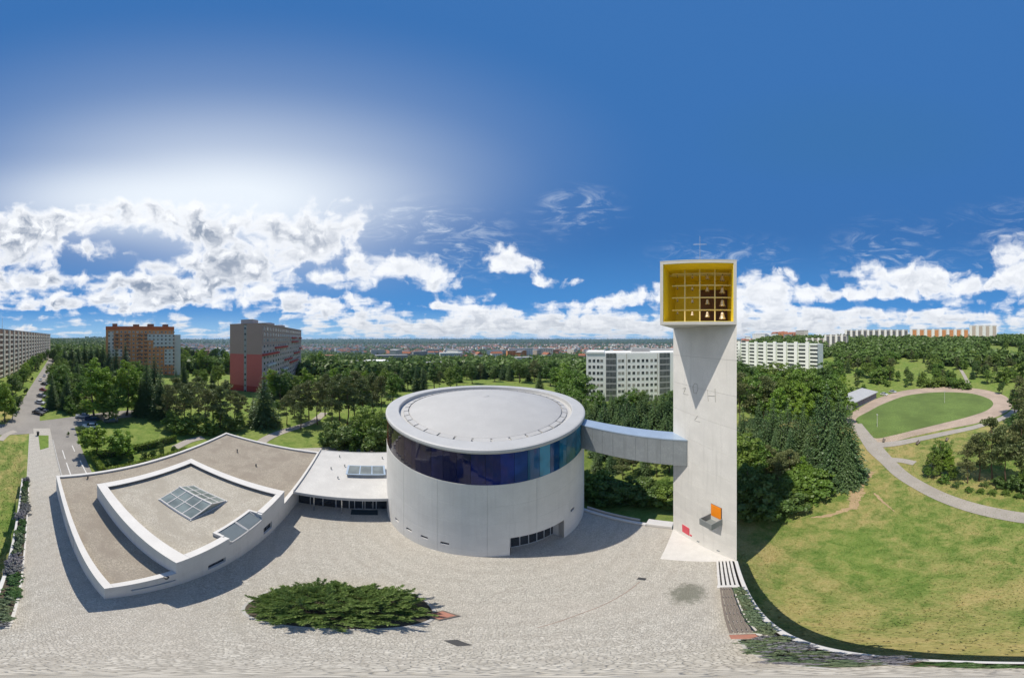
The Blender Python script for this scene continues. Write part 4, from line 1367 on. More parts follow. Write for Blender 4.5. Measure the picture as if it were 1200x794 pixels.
def tree(kind, x, y, h, where, wide=1.0, z=None):
    P = PROTO[kind]; cr, tr, ph, pw = P[random.randrange(len(P))]
    z = tz(x, y) if z is None else z
    cat = 'shrub' if 'shrub' in kind else 'tree'
    size = ('low ' if h < 2.2 else '' if h < 3.2 else 'big ') if cat == 'shrub' else ('small ' if h < 9 else '' if h < 13 else 'large ')
    word = WORDS[kind].replace('tall ', '')
    o = thing(NAMES[kind], f'{size}{word} {where}', cat, (x, y, z - .05), random.uniform(0, 6.28), f'{size}{word} group {where}')
    s = h / ph; q = s * wide * random.uniform(.92, 1.1)
    for nm, me in (('trunk', tr), ('crown', cr)):
        c = link(nm, me, o); c.scale = (q, q, s)
    TREES.append((x, y, q * pw / 2))
    return o


def T1(kind, u, vtop, d, where, wide=1.0):
    """a tree whose tip is seen at (u, vtop), standing d metres off"""
    x, y = PD(u, d)
    h = CAM_H - d * math.tan(R((vtop - 397) * .2267)) - tz(x, y)
    return tree(kind, x, y, max(1.2, h), where, wide)


# --- left: along the avenue and crossroads
W = 'on the left verge of the avenue'
for a in ((6, 446, 62, 'lime'), (-8, 440, 66, 'dec'), (22, 462, 72, 'dark'), (15, 470, 64, 'dec'), (31, 452, 95, 'dark'), (24, 448, 105, 'dec'), (38, 440, 125, 'dark'), (44, 428, 165, 'dark'), (35, 436, 140, 'dec'), (49, 421, 215, 'dark')):
    T1(a[3], *a[:3], W)
W = 'between the avenue and the brown apartment block'
for a in ((60, 452, 90, 'dec'), (66, 437, 104, 'dark'), (64, 425, 130, 'dec'), (72, 440, 92, 'dec'), (79, 462, 72, 'dec'), (88, 448, 80, 'dec'), (70, 415, 165, 'dark'), (80, 420, 150, 'dark'), (92, 425, 130, 'dec'), (62, 407, 215, 'dark'), (69, 402, 240, 'dec'), (66, 470, 78, 'darkshrub'), (100, 468, 68, 'dec'), (84, 472, 70, 'shrub'), (56, 408, 260, 'dec')):
    T1(a[3], *a[:3], W)
for a in ((76, 402, 168), (84, 399, 172), (92, 402, 150), (99, 397, 168), (107, 399, 165), (114, 401, 150), (121, 398, 150), (128, 402, 138), (136, 405, 132), (147, 400, 140)):
    T1('spruce', *a, 'in the dark row before the brown apartment block', 1.1)
W = 'by the parked cars at the crossroads'
for a in ((111, 420, 66, 'lime'), (122, 430, 68, 'lime'), (148, 422, 68, 'lime'), (158, 428, 72, 'lime'), (136, 450, 64, 'dec'), (100, 440, 76, 'dec'), (128, 462, 62, 'dec')):
    T1(a[3], *a[:3], W)
for a in ((172, 418, 70), (181, 414, 76), (188, 428, 66), (165, 440, 68)):
    T1('spruce', *a, 'beside the lime green trees at the crossroads', 1.1)
for a in ((113, 500, 42), (141, 503, 42)):
    T1('round', *a, 'behind the clipped hedge', 1.15)
T1('dec', 80, 505, 52, 'in the service road verge', .8); T1('darkshrub', 96, 500, 54, 'in the service road verge')
W = 'between the avenue and the brown apartment block'
for i in range(34):
    u = 62 + (i * 37 % 120) + random.uniform(-4, 4); d = random.uniform(72, 135)
    x, y = PD(u, d)
    if abs(x + 62) < 8: continue
    tree(random.choice(['dec', 'dark', 'dec', 'lime', 'spruce']), x, y, random.uniform(9, 15), W)
W = 'in the verge before the cream panel apartment row'
for i in range(24):
    x = -76 - i * 7.2; ya = -2.4 - .1228 * (x + 65.4)
    tree(random.choice(['dec', 'dark', 'dec', 'lime']), x + random.uniform(-2, 2), ya - random.uniform(8, 13), random.uniform(8, 12.5), W)
W = 'in the tree line on the far side of the avenue'
for i in range(22):
    x = -84 - i * 7.5; ya = -2.4 - .1228 * (x + 65.4)
    tree(random.choice(['dec', 'dark', 'dec', 'dark']), x + random.uniform(-2, 2), ya + random.uniform(9, 14), random.uniform(9, 13), W)
# --- pine grove behind the hall
W = 'in the grove behind the parish hall'
for a in ((197, 450, 60), (207, 441, 66), (216, 452, 58), (224, 446, 62), (233, 440, 70), (241, 455, 57), (250, 448, 62), (258, 452, 58), (266, 445, 66), (275, 457, 60), (283, 462, 62)):
    T1('pine', *a, W)
for a in ((200, 478, 56, 'dec'), (226, 486, 55, 'shrub'), (258, 476, 58, 'dec'), (280, 482, 57, 'dec'), (246, 492, 54, 'shrub'), (212, 490, 54, 'shrub'), (270, 488, 56, 'darkshrub')):
    T1(a[3], *a[:3], W)
T1('spruce', 309, 436, 60, 'standing alone on the lawn behind the parish hall', 1.35)
T1('spruce', 297, 460, 66, W); T1('dec', 326, 468, 70, W)
W = 'around the garden path behind the entrance wing'
for a in ((336, 462, 60), (345, 452, 66), (353, 450, 62), (362, 444, 64), (372, 447, 60), (381, 438, 68), (389, 445, 58), (398, 436, 63), (407, 440, 60), (416, 434, 66), (425, 442, 62), (437, 436, 70), (446, 440, 66), (352, 470, 56)):
    T1('pine', *a, W)
for a in ((430, 473, 48, 'dec'), (441, 480, 46, 'dec'), (436, 492, 44, 'lime'), (392, 497, 47, 'darkshrub'), (404, 503, 45, 'darkshrub'), (414, 500, 46, 'shrub'), (380, 508, 47, 'darkshrub'), (447, 500, 43, 'darkshrub')):
    T1(a[3], *a[:3], W)
# --- middle distance, front
W = 'in the wood before the distant town'
def row(kinds, us, vr, dr, where, wide=1.0):
    for u in us:
        T1(random.choice(kinds), u + random.uniform(-4, 4), random.uniform(*vr), random.uniform(*dr), where, wide)
row(['dec', 'dark', 'dec', 'spruce'], range(204, 266, 9), (418, 432), (100, 150), W)
row(['dec', 'dark', 'dec', 'lime'], range(206, 268, 8), (408, 416), (190, 260), W)
row(['dec', 'dark'], range(210, 266, 9), (404, 407), (320, 400), W)
row(['dec', 'lime', 'dec', 'dark'], range(318, 466, 9), (428, 440), (84, 110), W)
T1('dark', 333, 436, 96, W); T1('spruce', 330, 432, 98, W); T1('spruce', 342, 436, 98, W); T1('spruce', 319, 452, 92, W)
row(['dec', 'dark', 'lime'], range(356, 400, 8), (410, 420), (190, 240), W)
row(['spruce', 'dark', 'spruce', 'dec', 'pine'], range(462, 536, 8), (424, 436), (104, 135), W)
row(['spruce', 'dark', 'spruce', 'pine', 'dark'], range(528, 645, 6), (419, 428), (138, 165), 'in the dark belt behind the clearing')
row(['spruce', 'dark'], range(448, 530, 10), (420, 428), (140, 170), W)
T1('spruce', 632, 434, 112, 'at the edge of the clearing', 1.3); T1('lime', 425, 421, 190, W); T1('lime', 436, 424, 180, W)
for a in ((652, 428, 112, 'dec'), (661, 424, 105, 'lime'), (670, 430, 92, 'dec'), (678, 434, 84, 'dec'), (645, 420, 135, 'dark'), (658, 446, 86, 'dec'), (672, 455, 70, 'dec'), (684, 462, 64, 'dark'), (665, 470, 66, 'darkshrub')):
    T1(a[3], *a[:3], 'between the drum and the white clinic')
W = 'in the row below the white clinic'
for a in ((690, 476, 56), (698, 466, 60), (708, 468, 58), (717, 462, 62), (725, 470, 54), (734, 464, 60), (742, 470, 56), (750, 462, 60), (758, 456, 62), (767, 466, 56), (776, 460, 58), (784, 456, 60), (793, 462, 56), (703, 482, 50), (730, 486, 48), (756, 484, 49), (780, 482, 50)):
    T1('spruce', *a, W, 1.35)
for u in range(692, 790, 8):
    T1(random.choice(['dec', 'dark', 'spruce']), u, random.uniform(452, 462), random.uniform(72, 92), 'on the lawn before the white clinic', 1.0)
W = 'on the slope under the footbridge'
for a in ((700, 520, 42, 'spruce'), (716, 524, 42, 'spruce'), (730, 530, 39, 'pine'), (742, 528, 42, 'pine'), (756, 524, 41, 'spruce'), (770, 528, 40, 'pine'), (784, 520, 42, 'dec'), (697, 556, 33, 'shrub'), (712, 566, 31, 'darkshrub'), (728, 566, 31, 'darkshrub'), (745, 572, 30, 'darkshrub'), (762, 566, 31, 'darkshrub'), (778, 560, 31, 'dec'), (786, 572, 29, 'shrub'), (704, 575, 30, 'shrub'), (752, 556, 34, 'dark')):
    T1(a[3], *a[:3], W)
# --- right of the tower
W = 'in the thicket beside the bell tower'
for a in ((873, 505, 36, 'dec'), (886, 512, 36, 'dec'), (876, 545, 29, 'dark'), (893, 552, 29, 'dark'), (910, 552, 28.5, 'dark'), (884, 566, 27, 'darkshrub'), (902, 574, 27, 'darkshrub'), (920, 566, 29, 'dec'), (926, 580, 28, 'darkshrub'), (912, 530, 34, 'pine'), (900, 522, 36, 'pine'), (926, 525, 35, 'pine'), (940, 548, 33, 'shrub'), (952, 556, 32, 'shrub'), (940, 535, 35, 'lime')):
    T1(a[3], *a[:3], W, .9)
for a in ((870, 474, 47), (880, 482, 44), (889, 466, 49), (898, 476, 46), (906, 462, 50), (915, 478, 44), (923, 466, 47), (932, 480, 42), (941, 470, 44), (950, 486, 40), (958, 460, 43), (890, 500, 41), (908, 502, 40), (926, 500, 40), (946, 512, 37)):
    T1('spruce', *a, W, random.uniform(.78, .95))
for a in ((969, 447, 40), (984, 454, 38.5), (996, 478, 38), (976, 492, 36), (990, 510, 35.5)):
    T1('spruce', *a, 'in the big clump at the lawn edge', .9)
row(['dec', 'spruce', 'lime', 'pine', 'dark'], range(868, 990, 8), (430, 446), (66, 92), 'between the thicket and the long white flats')
row(['dec', 'dec', 'dark'], range(870, 985, 9), (420, 430), (105, 135), 'between the thicket and the long white flats')
T1('lime', 940, 446, 62, W); T1('lime', 912, 452, 60, W); T1('spruce', 866, 408, 120, W, 1.2); T1('dark', 872, 420, 110, W)
# --- beside the park path
W = 'beside the park path'
for a in ((1094, 528, 39, 'dec'), (1102, 514, 40, 'dec'), (1112, 524, 39, 'lime'), (1118, 545, 38, 'dec'), (1088, 545, 39, 'dec'), (1106, 556, 37, 'shrub'), (1120, 566, 35.5, 'darkshrub')):
    T1(a[3], *a[:3], W, .72)
for a in ((1134, 520, 37), (1147, 507, 38), (1163, 487, 38), (1178, 498, 37), (1196, 490, 38), (1210, 500, 36)):
    T1('pine', *a, W, .8)
for a in ((1136, 578, 34), (1150, 580, 33.5), (1164, 582, 33), (1180, 580, 33), (1194, 582, 32), (1207, 575, 32)):
    T1('shrub', *a, W, .9)
for a in ((1190, 562, 35), (1172, 560, 36), (1154, 566, 36), (1205, 556, 35)):
    T1('darkshrub', *a, W)
T1('dec', 1208, 540, 35, W, .8)
W = 'around the sports oval'
for a in ((1194, 440, 80, 'pine'), (1203, 448, 70, 'pine'), (1190, 455, 78, 'dark'), (1205, 470, 52, 'pine'), (1198, 482, 50, 'dark'), (998, 452, 110, 'dec'), (1005, 446, 128, 'dark'), (1012, 450, 130, 'shrub'), (1040, 446, 134, 'shrub'), (1068, 436, 136, 'dark'), (1078, 440, 134, 'dec'), (1062, 442, 132, 'dec'), (1094, 443, 132, 'shrub'), (1104, 441, 134, 'shrub'), (1116, 442, 132, 'shrub'), (1125, 444, 130, 'shrub'), (1084, 442, 134, 'shrub'), (1133, 446, 128, 'shrub'), (1174, 444, 116, 'dark')):
    T1(a[3], *a[:3], W)
# --- the wooded hillside on the right
W = 'on the wooded hillside'
def hill(n, u0, u1, d0, d1, kinds, hr):
    k = 0; tries = 0
    while k < n and tries < n * 30:
        tries += 1
        u = random.uniform(u0, u1); d = math.sqrt(random.uniform(d0 ** 2, d1 ** 2))
        x, y = PD(u, d)
        if 1050 < u < 1086 and 148 < d < 205: continue
        if 1118 < u < 1138 and d < 175: continue
        if any((x - a) ** 2 + (y - b) ** 2 < (c * .55) ** 2 for a, b, c in TREES[-160:]): continue
        tree(random.choice(kinds), x, y, random.uniform(*hr), 'on the hillside just above the sports oval' if d < 170 else 'halfway up the wooded hillside' if d < 235 else 'high on the wooded hillside below the slabs'); k += 1
hill(120, 985, 1215, 136, 215, ['dec', 'dark', 'dec', 'pine', 'pine', 'spruce', 'shrub'], (7, 13))
hill(30, 975, 1215, 215, 330, ['dec', 'dark', 'dec', 'pine', 'spruce'], (10, 14))



# --- far-off woods that read as one mass
def woods(name, spots, mat, seed):
    r = np.random.default_rng(seed)
    S = np.array([(x, y, tz(x, y), h) for x, y, h in spots])
    per = 46
    idx = np.repeat(np.arange(len(S)), per)
    d = unit(r.normal(size=(len(idx), 3)))
    hh = S[idx, 3][:, None]
    cen = S[idx, :3] + np.array([0, 0, 1]) * hh * .55 + d * hh * np.array([.42, .42, .48]) * r.uniform(.6, 1, (len(idx), 1))
    n = unit(d + r.normal(size=d.shape) * .5 + np.array([0, 0, .5]))
    t = unit(np.cross(n, r.normal(size=d.shape))); s = np.cross(n, t)
    L = hh * .17 * r.uniform(.6, 1.3, (len(idx), 1))
    me = cards(name, cen, t * L, s * L * .8, mat)
    return struct(link(name, me), 'stuff')


spots = []
r = random.Random(5)
def fill(n, u0, u1, d0, d1, h0, h1, ok=None):
    for _ in range(n):
        u = r.uniform(u0, u1); d = d0 * (d1 / d0) ** r.random()
        x, y = PD(u, d)
        if ok and not ok(u, d): continue
        # gaps and clumps
        if math.sin(x * .013 + 1.3) * math.cos(y * .011) + .35 * math.sin(x * .05 + y * .04) < -.62: continue
        spots.append((x, y, r.uniform(h0, h1)))
fill(1200, -60, 60, 320, 2600, 11, 17)
fill(2600, 60, 270, 200, 2600, 9, 15)
fill(4200, 350, 700, 172, 2600, 8, 14)
fill(800, 860, 990, 230, 1200, 8, 12)
fill(2600, 980, 1300, 190, 440, 8, 13, lambda u, d: not (1040 < u < 1095 and d < 225))
fill(1200, 980, 1300, 500, 900, 9, 14)
fill(1200, 100, 980, 2600, 4500, 10, 18)
fill(4200, 100, 980, 4500, 9600, 22, 42)
woods('distant_wood', spots, LEAF['dark'], 3)

# --- juniper in its bed
jx, jy = -1.35, 8.45
jb = thing('juniper_bush', 'big spreading feathery green juniper bush in the middle of the cobbled plaza', 'bush', (jx, jy, 0))


def juniper(seed):
    r = np.random.default_rng(seed)
    cen, up, side = [], [], []
    stems = MB()
    A, B, HT = 3.5, 2.75, 2.1
    k = 0
    while k < 470:
        bx, by = r.uniform(-1, 1), r.uniform(-1, 1)
        q2 = bx * bx + by * by
        if q2 > .88: continue
        k += 1
        plume = k % 6 == 0
        lump = .8 + .4 * math.sin(bx * 5.1 + 1) * math.cos(by * 4.3 + bx * 2)
        z0 = HT * (1 - q2) ** .6 * lump * r.uniform(.15, .6)
        out = math.atan2(by * B, bx * A) + r.normal() * .8 if q2 > .3 else r.uniform(0, 6.28)
        L = r.uniform(1.1, 1.6) if plume else r.uniform(.6, 1.2)
        rise = (r.uniform(.5, 1.5) if plume else r.uniform(.1, .8)) + .7 * (1 - q2)
        d = np.array([math.cos(out), math.sin(out), rise]); d /= np.linalg.norm(d)
        p0 = np.array([bx * A * .86, by * B * .86, max(.05, z0)])
        pts = [p0 + d * L * f + np.array([0, 0, -.22 * L * f * f]) for f in np.linspace(0, 1, 4)]
        stems.path([tuple(p) for p in pts], [.022, .018, .012, .005], 4)
        m = 150
        f = r.uniform(.1, 1.04, m)
        base = p0 + d * L * f[:, None] + np.stack([0 * f, 0 * f, -.22 * L * f * f], 1)
        sd = np.cross(d, [0, 0, 1]); sd /= np.linalg.norm(sd)
        sgn = r.choice([-1, 1], m)[:, None]
        w = (1.1 - f)[:, None] * .40 + .06
        u = unit(d * 1.0 + sd * sgn * r.uniform(.2, .9, (m, 1)) + np.array([0, 0, 1]) * r.uniform(-.1, .45, (m, 1)) + r.normal(size=(m, 3)) * .12)
        q = r.uniform(.05, .12, (m, 1))
        cen.append(base + u * w * r.uniform(.2, 1, (m, 1))); up.append(u * q)
        s = unit(np.cross(u, r.normal(size=(m, 3)))); side.append(s * q * .28)
    return np.concatenate(cen), np.concatenate(up), np.concatenate(side), stems


c_, u_, s_, stems = juniper(4)
link('sprays', cards('sprays', c_, u_, s_, LEAF['juniper']), jb).scale = (1.03, 1.03, 1.5)
stems.build('branches', MT['bark'], jb).scale = (1.03, 1.03, 1.5)
bed = MB(); n = 48
ring = lambda a, b, z: [(jx + a * math.copysign(abs(math.cos(t)) ** .75, math.cos(t)), jy + b * math.copysign(abs(math.sin(t)) ** .75, math.sin(t)), z) for t in [2 * math.pi * k / n for k in range(n)]]
bed.loft([ring(3.75, 2.85, -.05), ring(3.75, 2.85, .05), ring(3.62, 2.72, .05), ring(3.6, 2.7, .02)], cap=False)
bo = bed.build('bed_edging', MT['kerb']); bo.parent = plaza
b2 = MB(); b2.add(ring(3.6, 2.7, .018), [tuple(range(n))]); q = b2.build('bed_soil', MT['dark_soil']); q.parent = plaza


# --- planting along the plaza wall
def spiky(seed, rad, h, n, leaf):
    r = np.random.default_rng(seed)
    a = r.uniform(0, 6.28, n); q = np.sqrt(r.uniform(0, 1, n)) * rad
    base = np.stack([np.cos(a) * q, np.sin(a) * q, np.zeros(n)], 1)
    u = unit(base / rad * .8 + r.normal(size=(n, 3)) * .25 + np.array([0, 0, 1]))
    L = r.uniform(.5, 1.0, (n, 1)) * h
    s = unit(np.cross(u, r.normal(size=(n, 3)))) * leaf
    return base * .6 + u * L * .55, u * L * .5, s


LAV = [cards('spikes', *broad_crown(80 + i, .7, 1.15, 60, 34, .045, .02), LEAF['lavender']) for i in range(3)]
SAG = [cards('leaves', *broad_crown(90 + i, .8, 1.1, 40, 34, .055, .02), LEAF['sage']) for i in range(2)]
CVR = [cards('leaves', *broad_crown(95 + i, .45, 1.0, 36, 34, .05, .02), LEAF['cover']) for i in range(2)]


def plant(name, me, x, y, s, label, cat, group, z=.03):
    o = link(name, random.choice(me), None, (x, y, z), random.uniform(0, 6.28))
    k = s * random.uniform(.85, 1.15); o.scale = (k, k, s * random.uniform(.8, 1.15))
    return tag(o, label, cat, group)


for i in range(12):
    plant('sage_plant', SAG, 1.3 + i * .27, random.uniform(-1.42, -.75), .85, 'grey green low shrub among the lavender at the timber bench end', 'shrub', 'low shrubs among the lavender')
for i in range(14):
    plant('lavender_plant', LAV, random.uniform(1.3, 4.4), random.uniform(-1.42, -.75), .9, 'grey violet lavender clump in the bed at the end of the timber bench', 'lavender', 'lavender clumps at the bench end')
for i in range(12):
    plant('sage_plant', SAG, 5.2 + i * .5, random.uniform(-1.48, -1.30), .75, 'grey green low shrub in the narrow bed behind the timber bench', 'shrub', 'low shrubs behind the timber bench', .08)
for i in range(24):
    plant('ground_cover_plant', CVR, -5.6 + i * .275, random.uniform(-1.48, -1.28), .62, 'low dark green ground cover plant on top of the retaining wall', 'plant', 'ground cover on the retaining wall')
for i in range(46):
    x = -32.4 + i * .58 + random.uniform(-.2, .2); y = random.uniform(-1.4, -.95)
    k = (x // 3.2) % 3
    if k == 1: plant('lavender_plant', LAV, x, y, 1.25, 'grey violet lavender clump in the planter beside the promenade', 'lavender', 'lavender clumps along the promenade', .05)
    elif k == 0: plant('sage_plant', SAG, x, y, 1.0, 'grey green low shrub in the planter beside the promenade', 'shrub', 'low shrubs along the promenade', .05)
    else: plant('ground_cover_plant', CVR, x, y, 1.1, 'dark green bushy plant in the planter beside the promenade', 'plant', 'bushy plants along the promenade', .05)


# --- clipped hedge behind the hall: three runs
def hedge(x0, x1, y0, y1, h, label):
    r = np.random.default_rng(int(abs(x0 * 7 + y0 * 3)))
    o = thing('clipped_hedge', label, 'hedge', ((x0 + x1) / 2, (y0 + y1) / 2, 0))
    area = (x1 - x0) * (y1 - y0) + 2 * h * (x1 - x0 + y1 - y0)
    n = int(area * 95)
    p = r.uniform(0, 1, (n, 3)) * np.array([x1 - x0, y1 - y0, h]) + np.array([x0, y0, 0])
    ax = r.integers(0, 5, n)
    p[ax == 0, 2] = h; p[ax == 1, 0] = x0; p[ax == 2, 0] = x1; p[ax == 3, 1] = y0; p[ax == 4, 1] = y1
    p += r.normal(size=p.shape) * .05
    nrm = unit(r.normal(size=p.shape) + np.array([0, 0, .4])); t = unit(np.cross(nrm, r.normal(size=p.shape))); s = np.cross(nrm, t)
    p -= np.array(o.location)
    link('foliage', cards('foliage', p, t * .13, s * .09, LEAF['hedge']), o)
    mb = MB(); mb.box(x0 + .12, x1 - .12, y0 + .12, y1 - .12, -.1, h - .12); mb.build('inner_twigs', MT['dark_soil'], o, world=True)


hedge(-39.4, -38.6, 11, 30, 1.5, 'long clipped yellow green hedge along the cars behind the parish hall')
hedge(-38.55, -33.0, 10.6, 11.4, 1.5, 'short clipped hedge returning towards the service road')
hedge(-33.4, -32.6, 11.45, 28, 1.2, 'clipped hedge run nearest the parish hall wall')
for i in range(12):
    tree('darkshrub', random.uniform(-37.5, -34.5), 13 + i * 1.2, random.uniform(1.0, 1.6), 'inside the hedged plot', .7)

# --- grass blades on the lawn below the wall
def lawn():
    r = np.random.default_rng(21)
    n = 170000
    a = r.uniform(-.15 * math.pi, 1.15 * math.pi, n) + math.pi
    d = 2.0 + 62 * r.random(n) ** .62
    x = np.cos(a) * d; y = np.sin(a) * d
    keep = (y < -1.95) & (x > -48)
    x, y = x[keep], y[keep]
    z = np.array([tz(float(p), float(q)) for p, q in zip(x, y)])
    m = len(x)
    base = np.stack([x, y, z], 1)
    u = unit(r.normal(size=(m, 3)) * .45 + np.array([0, 0, 1]))
    L = r.uniform(.05, .15, (m, 1))
    s = unit(np.cross(u, r.normal(size=(m, 3)))) * L * .35
    mt = MT['grass'].copy(); mt.name = 'grass_blades'
    me = cards('lawn_grass', base + u * L * .7, u * L, s, mt)
    at = me.color_attributes.new('zone', 'FLOAT_COLOR', 'POINT')
    at.data.foreach_set('color', np.tile(np.array([1, 0, 0, 1], dtype=np.float32), len(me.vertices)))
    struct(link('lawn_grass', me), 'stuff')


lawn()

# ================================================================== BUILDINGS AROUND
BM = {
    'grey_glass': glassy('grey_stair_glass', (.11, .12, .125), .1, .6),
    'white': pm('white_facade', (.78, .78, .75), .8, .05, .2, 3, .0, streak=.15),
    'cream': pm('cream_facade', (.60, .56, .49), .8, .06, .2, 3, .0, streak=.2),
    'tan': pm('tan_facade', (.50, .42, .35), .8, .06, .2, 3, .0, streak=.2),
    'brown': pm('brown_loggia', (.19, .12, .09), .8, .12, .3, 3, .0),
    'orange': pm('orange_brown_facade', (.56, .245, .10), .8, .08, .2, 3, .0, streak=.2),
    'redroof': pm('red_roof_band', (.50, .13, .05), .8, .08, .2, 3, .0),
    'bluegrey': pm('pale_blue_facade', (.50, .53, .53), .8, .06, .2, 3, .0),
    'greybrown': pm('grey_brown_gable', (.40, .28, .24), .8, .05, .2, 3, .0),
    'pink': pm('red_pink_gable', (.55, .14, .12), .8, .05, .2, 3, .0),
    'darkred': pm('dark_red_base', (.40, .055, .045), .8, .05, .2, 3, .0),
    'green': pm('pale_green_facade', (.56, .62, .50), .8, .05, .2, 3, .0),
    'grey': pm('grey_facade', (.34, .34, .34), .8, .06, .2, 3, .0),
    'darkgrey': pm('dark_grey_facade', (.12, .125, .13), .7, .08, .2, 3, .0),
    'rosy': pm('rosy_grey_facade', (.46, .37, .34), .8, .06, .2, 3, .0, streak=.2),
    'tile': pm('clay_tile_roof', (.30, .12, .07), .9, .15, .3, 3, .0),
    'flat': pm('grey_flat_roof', (.30, .30, .31), .9, .1, .2, 3, .0),
}


def shared(name, mb, mats):
    o = mb.build(name, mats); me = o.data; bpy.data.objects.remove(o); return me


def win_mesh(w, h, frame='white', bars=1):
    mb = MB(); mb.mi = 0
    mb.box(-w / 2, w / 2, -.05, .0, 0, h)
    mb.mi = 1; n = bars + 1
    for k in range(n):
        a = -w / 2 + .08 + (w - .16) * k / n + .03; b = -w / 2 + .08 + (w - .16) * (k + 1) / n - .03
        mb.box(a, b, -.065, -.052, .09, h - .09)
    return shared('window', mb, [BM[frame], MT['far_glass']])


def block(name, label, cat, p0, p1, depth, h, base, group=None, z=None):
    """Empty at the left end of the face towards us; X along the face, Y into the building"""
    p0, p1 = Vector(p0), Vector(p1); d = p1 - p0
    z0 = min(tz(*p0), tz(*p1)) - .3 if z is None else z
    o = thing(name, label, cat, (p0.x, p0.y, z0), math.atan2(d.y, d.x), group)
    L = d.length
    return o, L


def put(o, name, me, x, y, z, rz=0):
    c = link(name, me, o, (x, y, z)); c.rotation_euler = (0, 0, rz); return c


# --- red and grey tower block
o, L = block('apartment_block', 'tall apartment block with red and grey gable and red balcony bands', 'building', PD(307, 108), PD(353, 196), 18, 40, 'cream')
H = 40.4
mb = MB(); mb.box(0, L, 0, 18.5, 0, H); mb.build('body', BM['rosy'], o)
for (z0, z1, m) in ((-1, 8.5, 'darkred'), (8.5, 25.2, 'pink'), (25.2, H + .3, 'greybrown')):
    for (y0, y1) in ((.02, 8.6), (10.2, 18.6)):
        mb = MB(); mb.box(-.12, -.003, y0, y1, z0 + .01, z1 - .01); mb.build('gable_panel', BM[m], o)
mb = MB(); mb.box(-.06, -.004, 8.65, 10.15, 0, H); mb.build('stair_strip', BM['grey'], o)
wm = win_mesh(1.1, 1.2, 'grey', 0)
for k in range(13): put(o, 'window', wm, -.07, 9.4, 2 + k * 3.0, -math.pi / 2)
ww = win_mesh(2.1, 1.6, 'white', 1)
bal = {}
for m in ('darkred', 'bluegrey', 'cream'):
    mb = MB(); mb.box(0, 6.2, -1.1, -.01, 0, 1.1); bal[m] = shared('balcony', mb, BM[m])
mb = MB(); mb.box(0, L, -.05, -.003, H - 10.8, H + .3); mb.build('upper_panel', BM['greybrown'], o)
cols = int(L // 4.6)
for f in range(13):
    for c in range(cols):
        x = 3.2 + c * 4.6
        put(o, 'window', ww, x, -.055, 1.6 + f * 3.0)
for f, c0, n, m in ((4, 0, 3, 'darkred'), (6, 6, 3, 'darkred'), (8, 0, 4, 'darkred'), (9, 3, 4, 'darkred'), (10, 9, 3, 'darkred'), (11, 9, 2, 'darkred'), (5, 8, 4, 'darkred'), (7, 10, 3, 'darkred'), (11, 13, 4, 'darkred'), (8, 13, 3, 'darkred'), (3, 2, 3, 'darkred'), (6, 1, 2, 'bluegrey'), (4, 5, 2, 'bluegrey')):
    for k in range(n):
        if (c0 + k) * 6.4 + 6.2 < L: put(o, 'balcony', bal[m], (c0 + k) * 6.4 + .2, 0, f * 3.0 + .4)
mb = MB(); mb.box(-.2, L + .2, -.2, 18.7, H + .31, H + .7); mb.build('roof_edge', BM['greybrown'], o)
for (x0, x1) in ((2, 9), (28, 36), (52, 60)):
    mb = MB(); mb.box(x0, x1, 6, 13, H + .705, H + 3.0); mb.build('roof_housing', BM['grey'], o)

# --- orange brown block
o, L = block('apartment_block', 'wide orange brown apartment block with white window panels behind the spruces', 'building', PD(124, 172), PD(204, 176), 14, 40, 'orange')
H = 39.6
mb = MB(); mb.box(0, L, 0, 14, 0, H); mb.build('body', BM['orange'], o)
mb = MB(); mb.box(-.1, L + .1, -.1, -.002, H - 2.2, H + .5); mb.build('roof_band', BM['redroof'], o)
mb = MB(); mb.box(L + .002, L + .1, -.1, 14.1, H - 2.2, H + .5); mb.build('roof_band', BM['redroof'], o)
mb = MB(); mb.box(L + .11, L + 6, 2, 13, 0, H - 6); mb.build('side_wing', BM['bluegrey'], o)
for (x0, x1, z0, z1, m) in ((2, 6, 14, 36, 'cream'), (33, 38, 29, 34, 'bluegrey'), (38.1, L - .3, 24, 34, 'bluegrey'), (47, L - .4, 9, 21.9, 'bluegrey'), (15, 18, 12, 20, 'cream'), (5, 13, 16, 22, 'cream'), (46, L - .5, 1, 8.5, 'orange')):
    mb = MB(); mb.box(x0, x1, -.07, -.003, z0, z1); mb.build('facade_panel', BM[m], o)
ww2 = win_mesh(1.7, 1.5, 'white', 1)
for f in range(12):
    for c in range(17):
        put(o, 'window', ww2, 2.6 + c * 3.25, -.075, 1.8 + f * 3.0)
mb = MB(); mb.box(0, 2.6, -1.0, -.01, 0, 1.1); ba = shared('balcony', mb, BM['brown'])
for f in range(11):
    for x in (7.5, 16, 25.5, 30.5): put(o, 'balcony', ba, x, 0, 2.6 + f * 3.0)
for (x0, x1, h) in ((5, 9, 2.6), (22, 27, 2.0), (34, 39, 2.4), (47, 51, 2.2)):
    mb = MB(); mb.box(x0, x1, 4, 10, H - .1, H + h + .4); mb.build('roof_housing', BM['brown'], o)
for x in (36, 37.5, 49.5):
    mb = MB(); mb.tube((x, 6, H + 2.4), (x, 6, H + 6.5), .09, n=5); mb.build('antenna', MT['steel'], o)

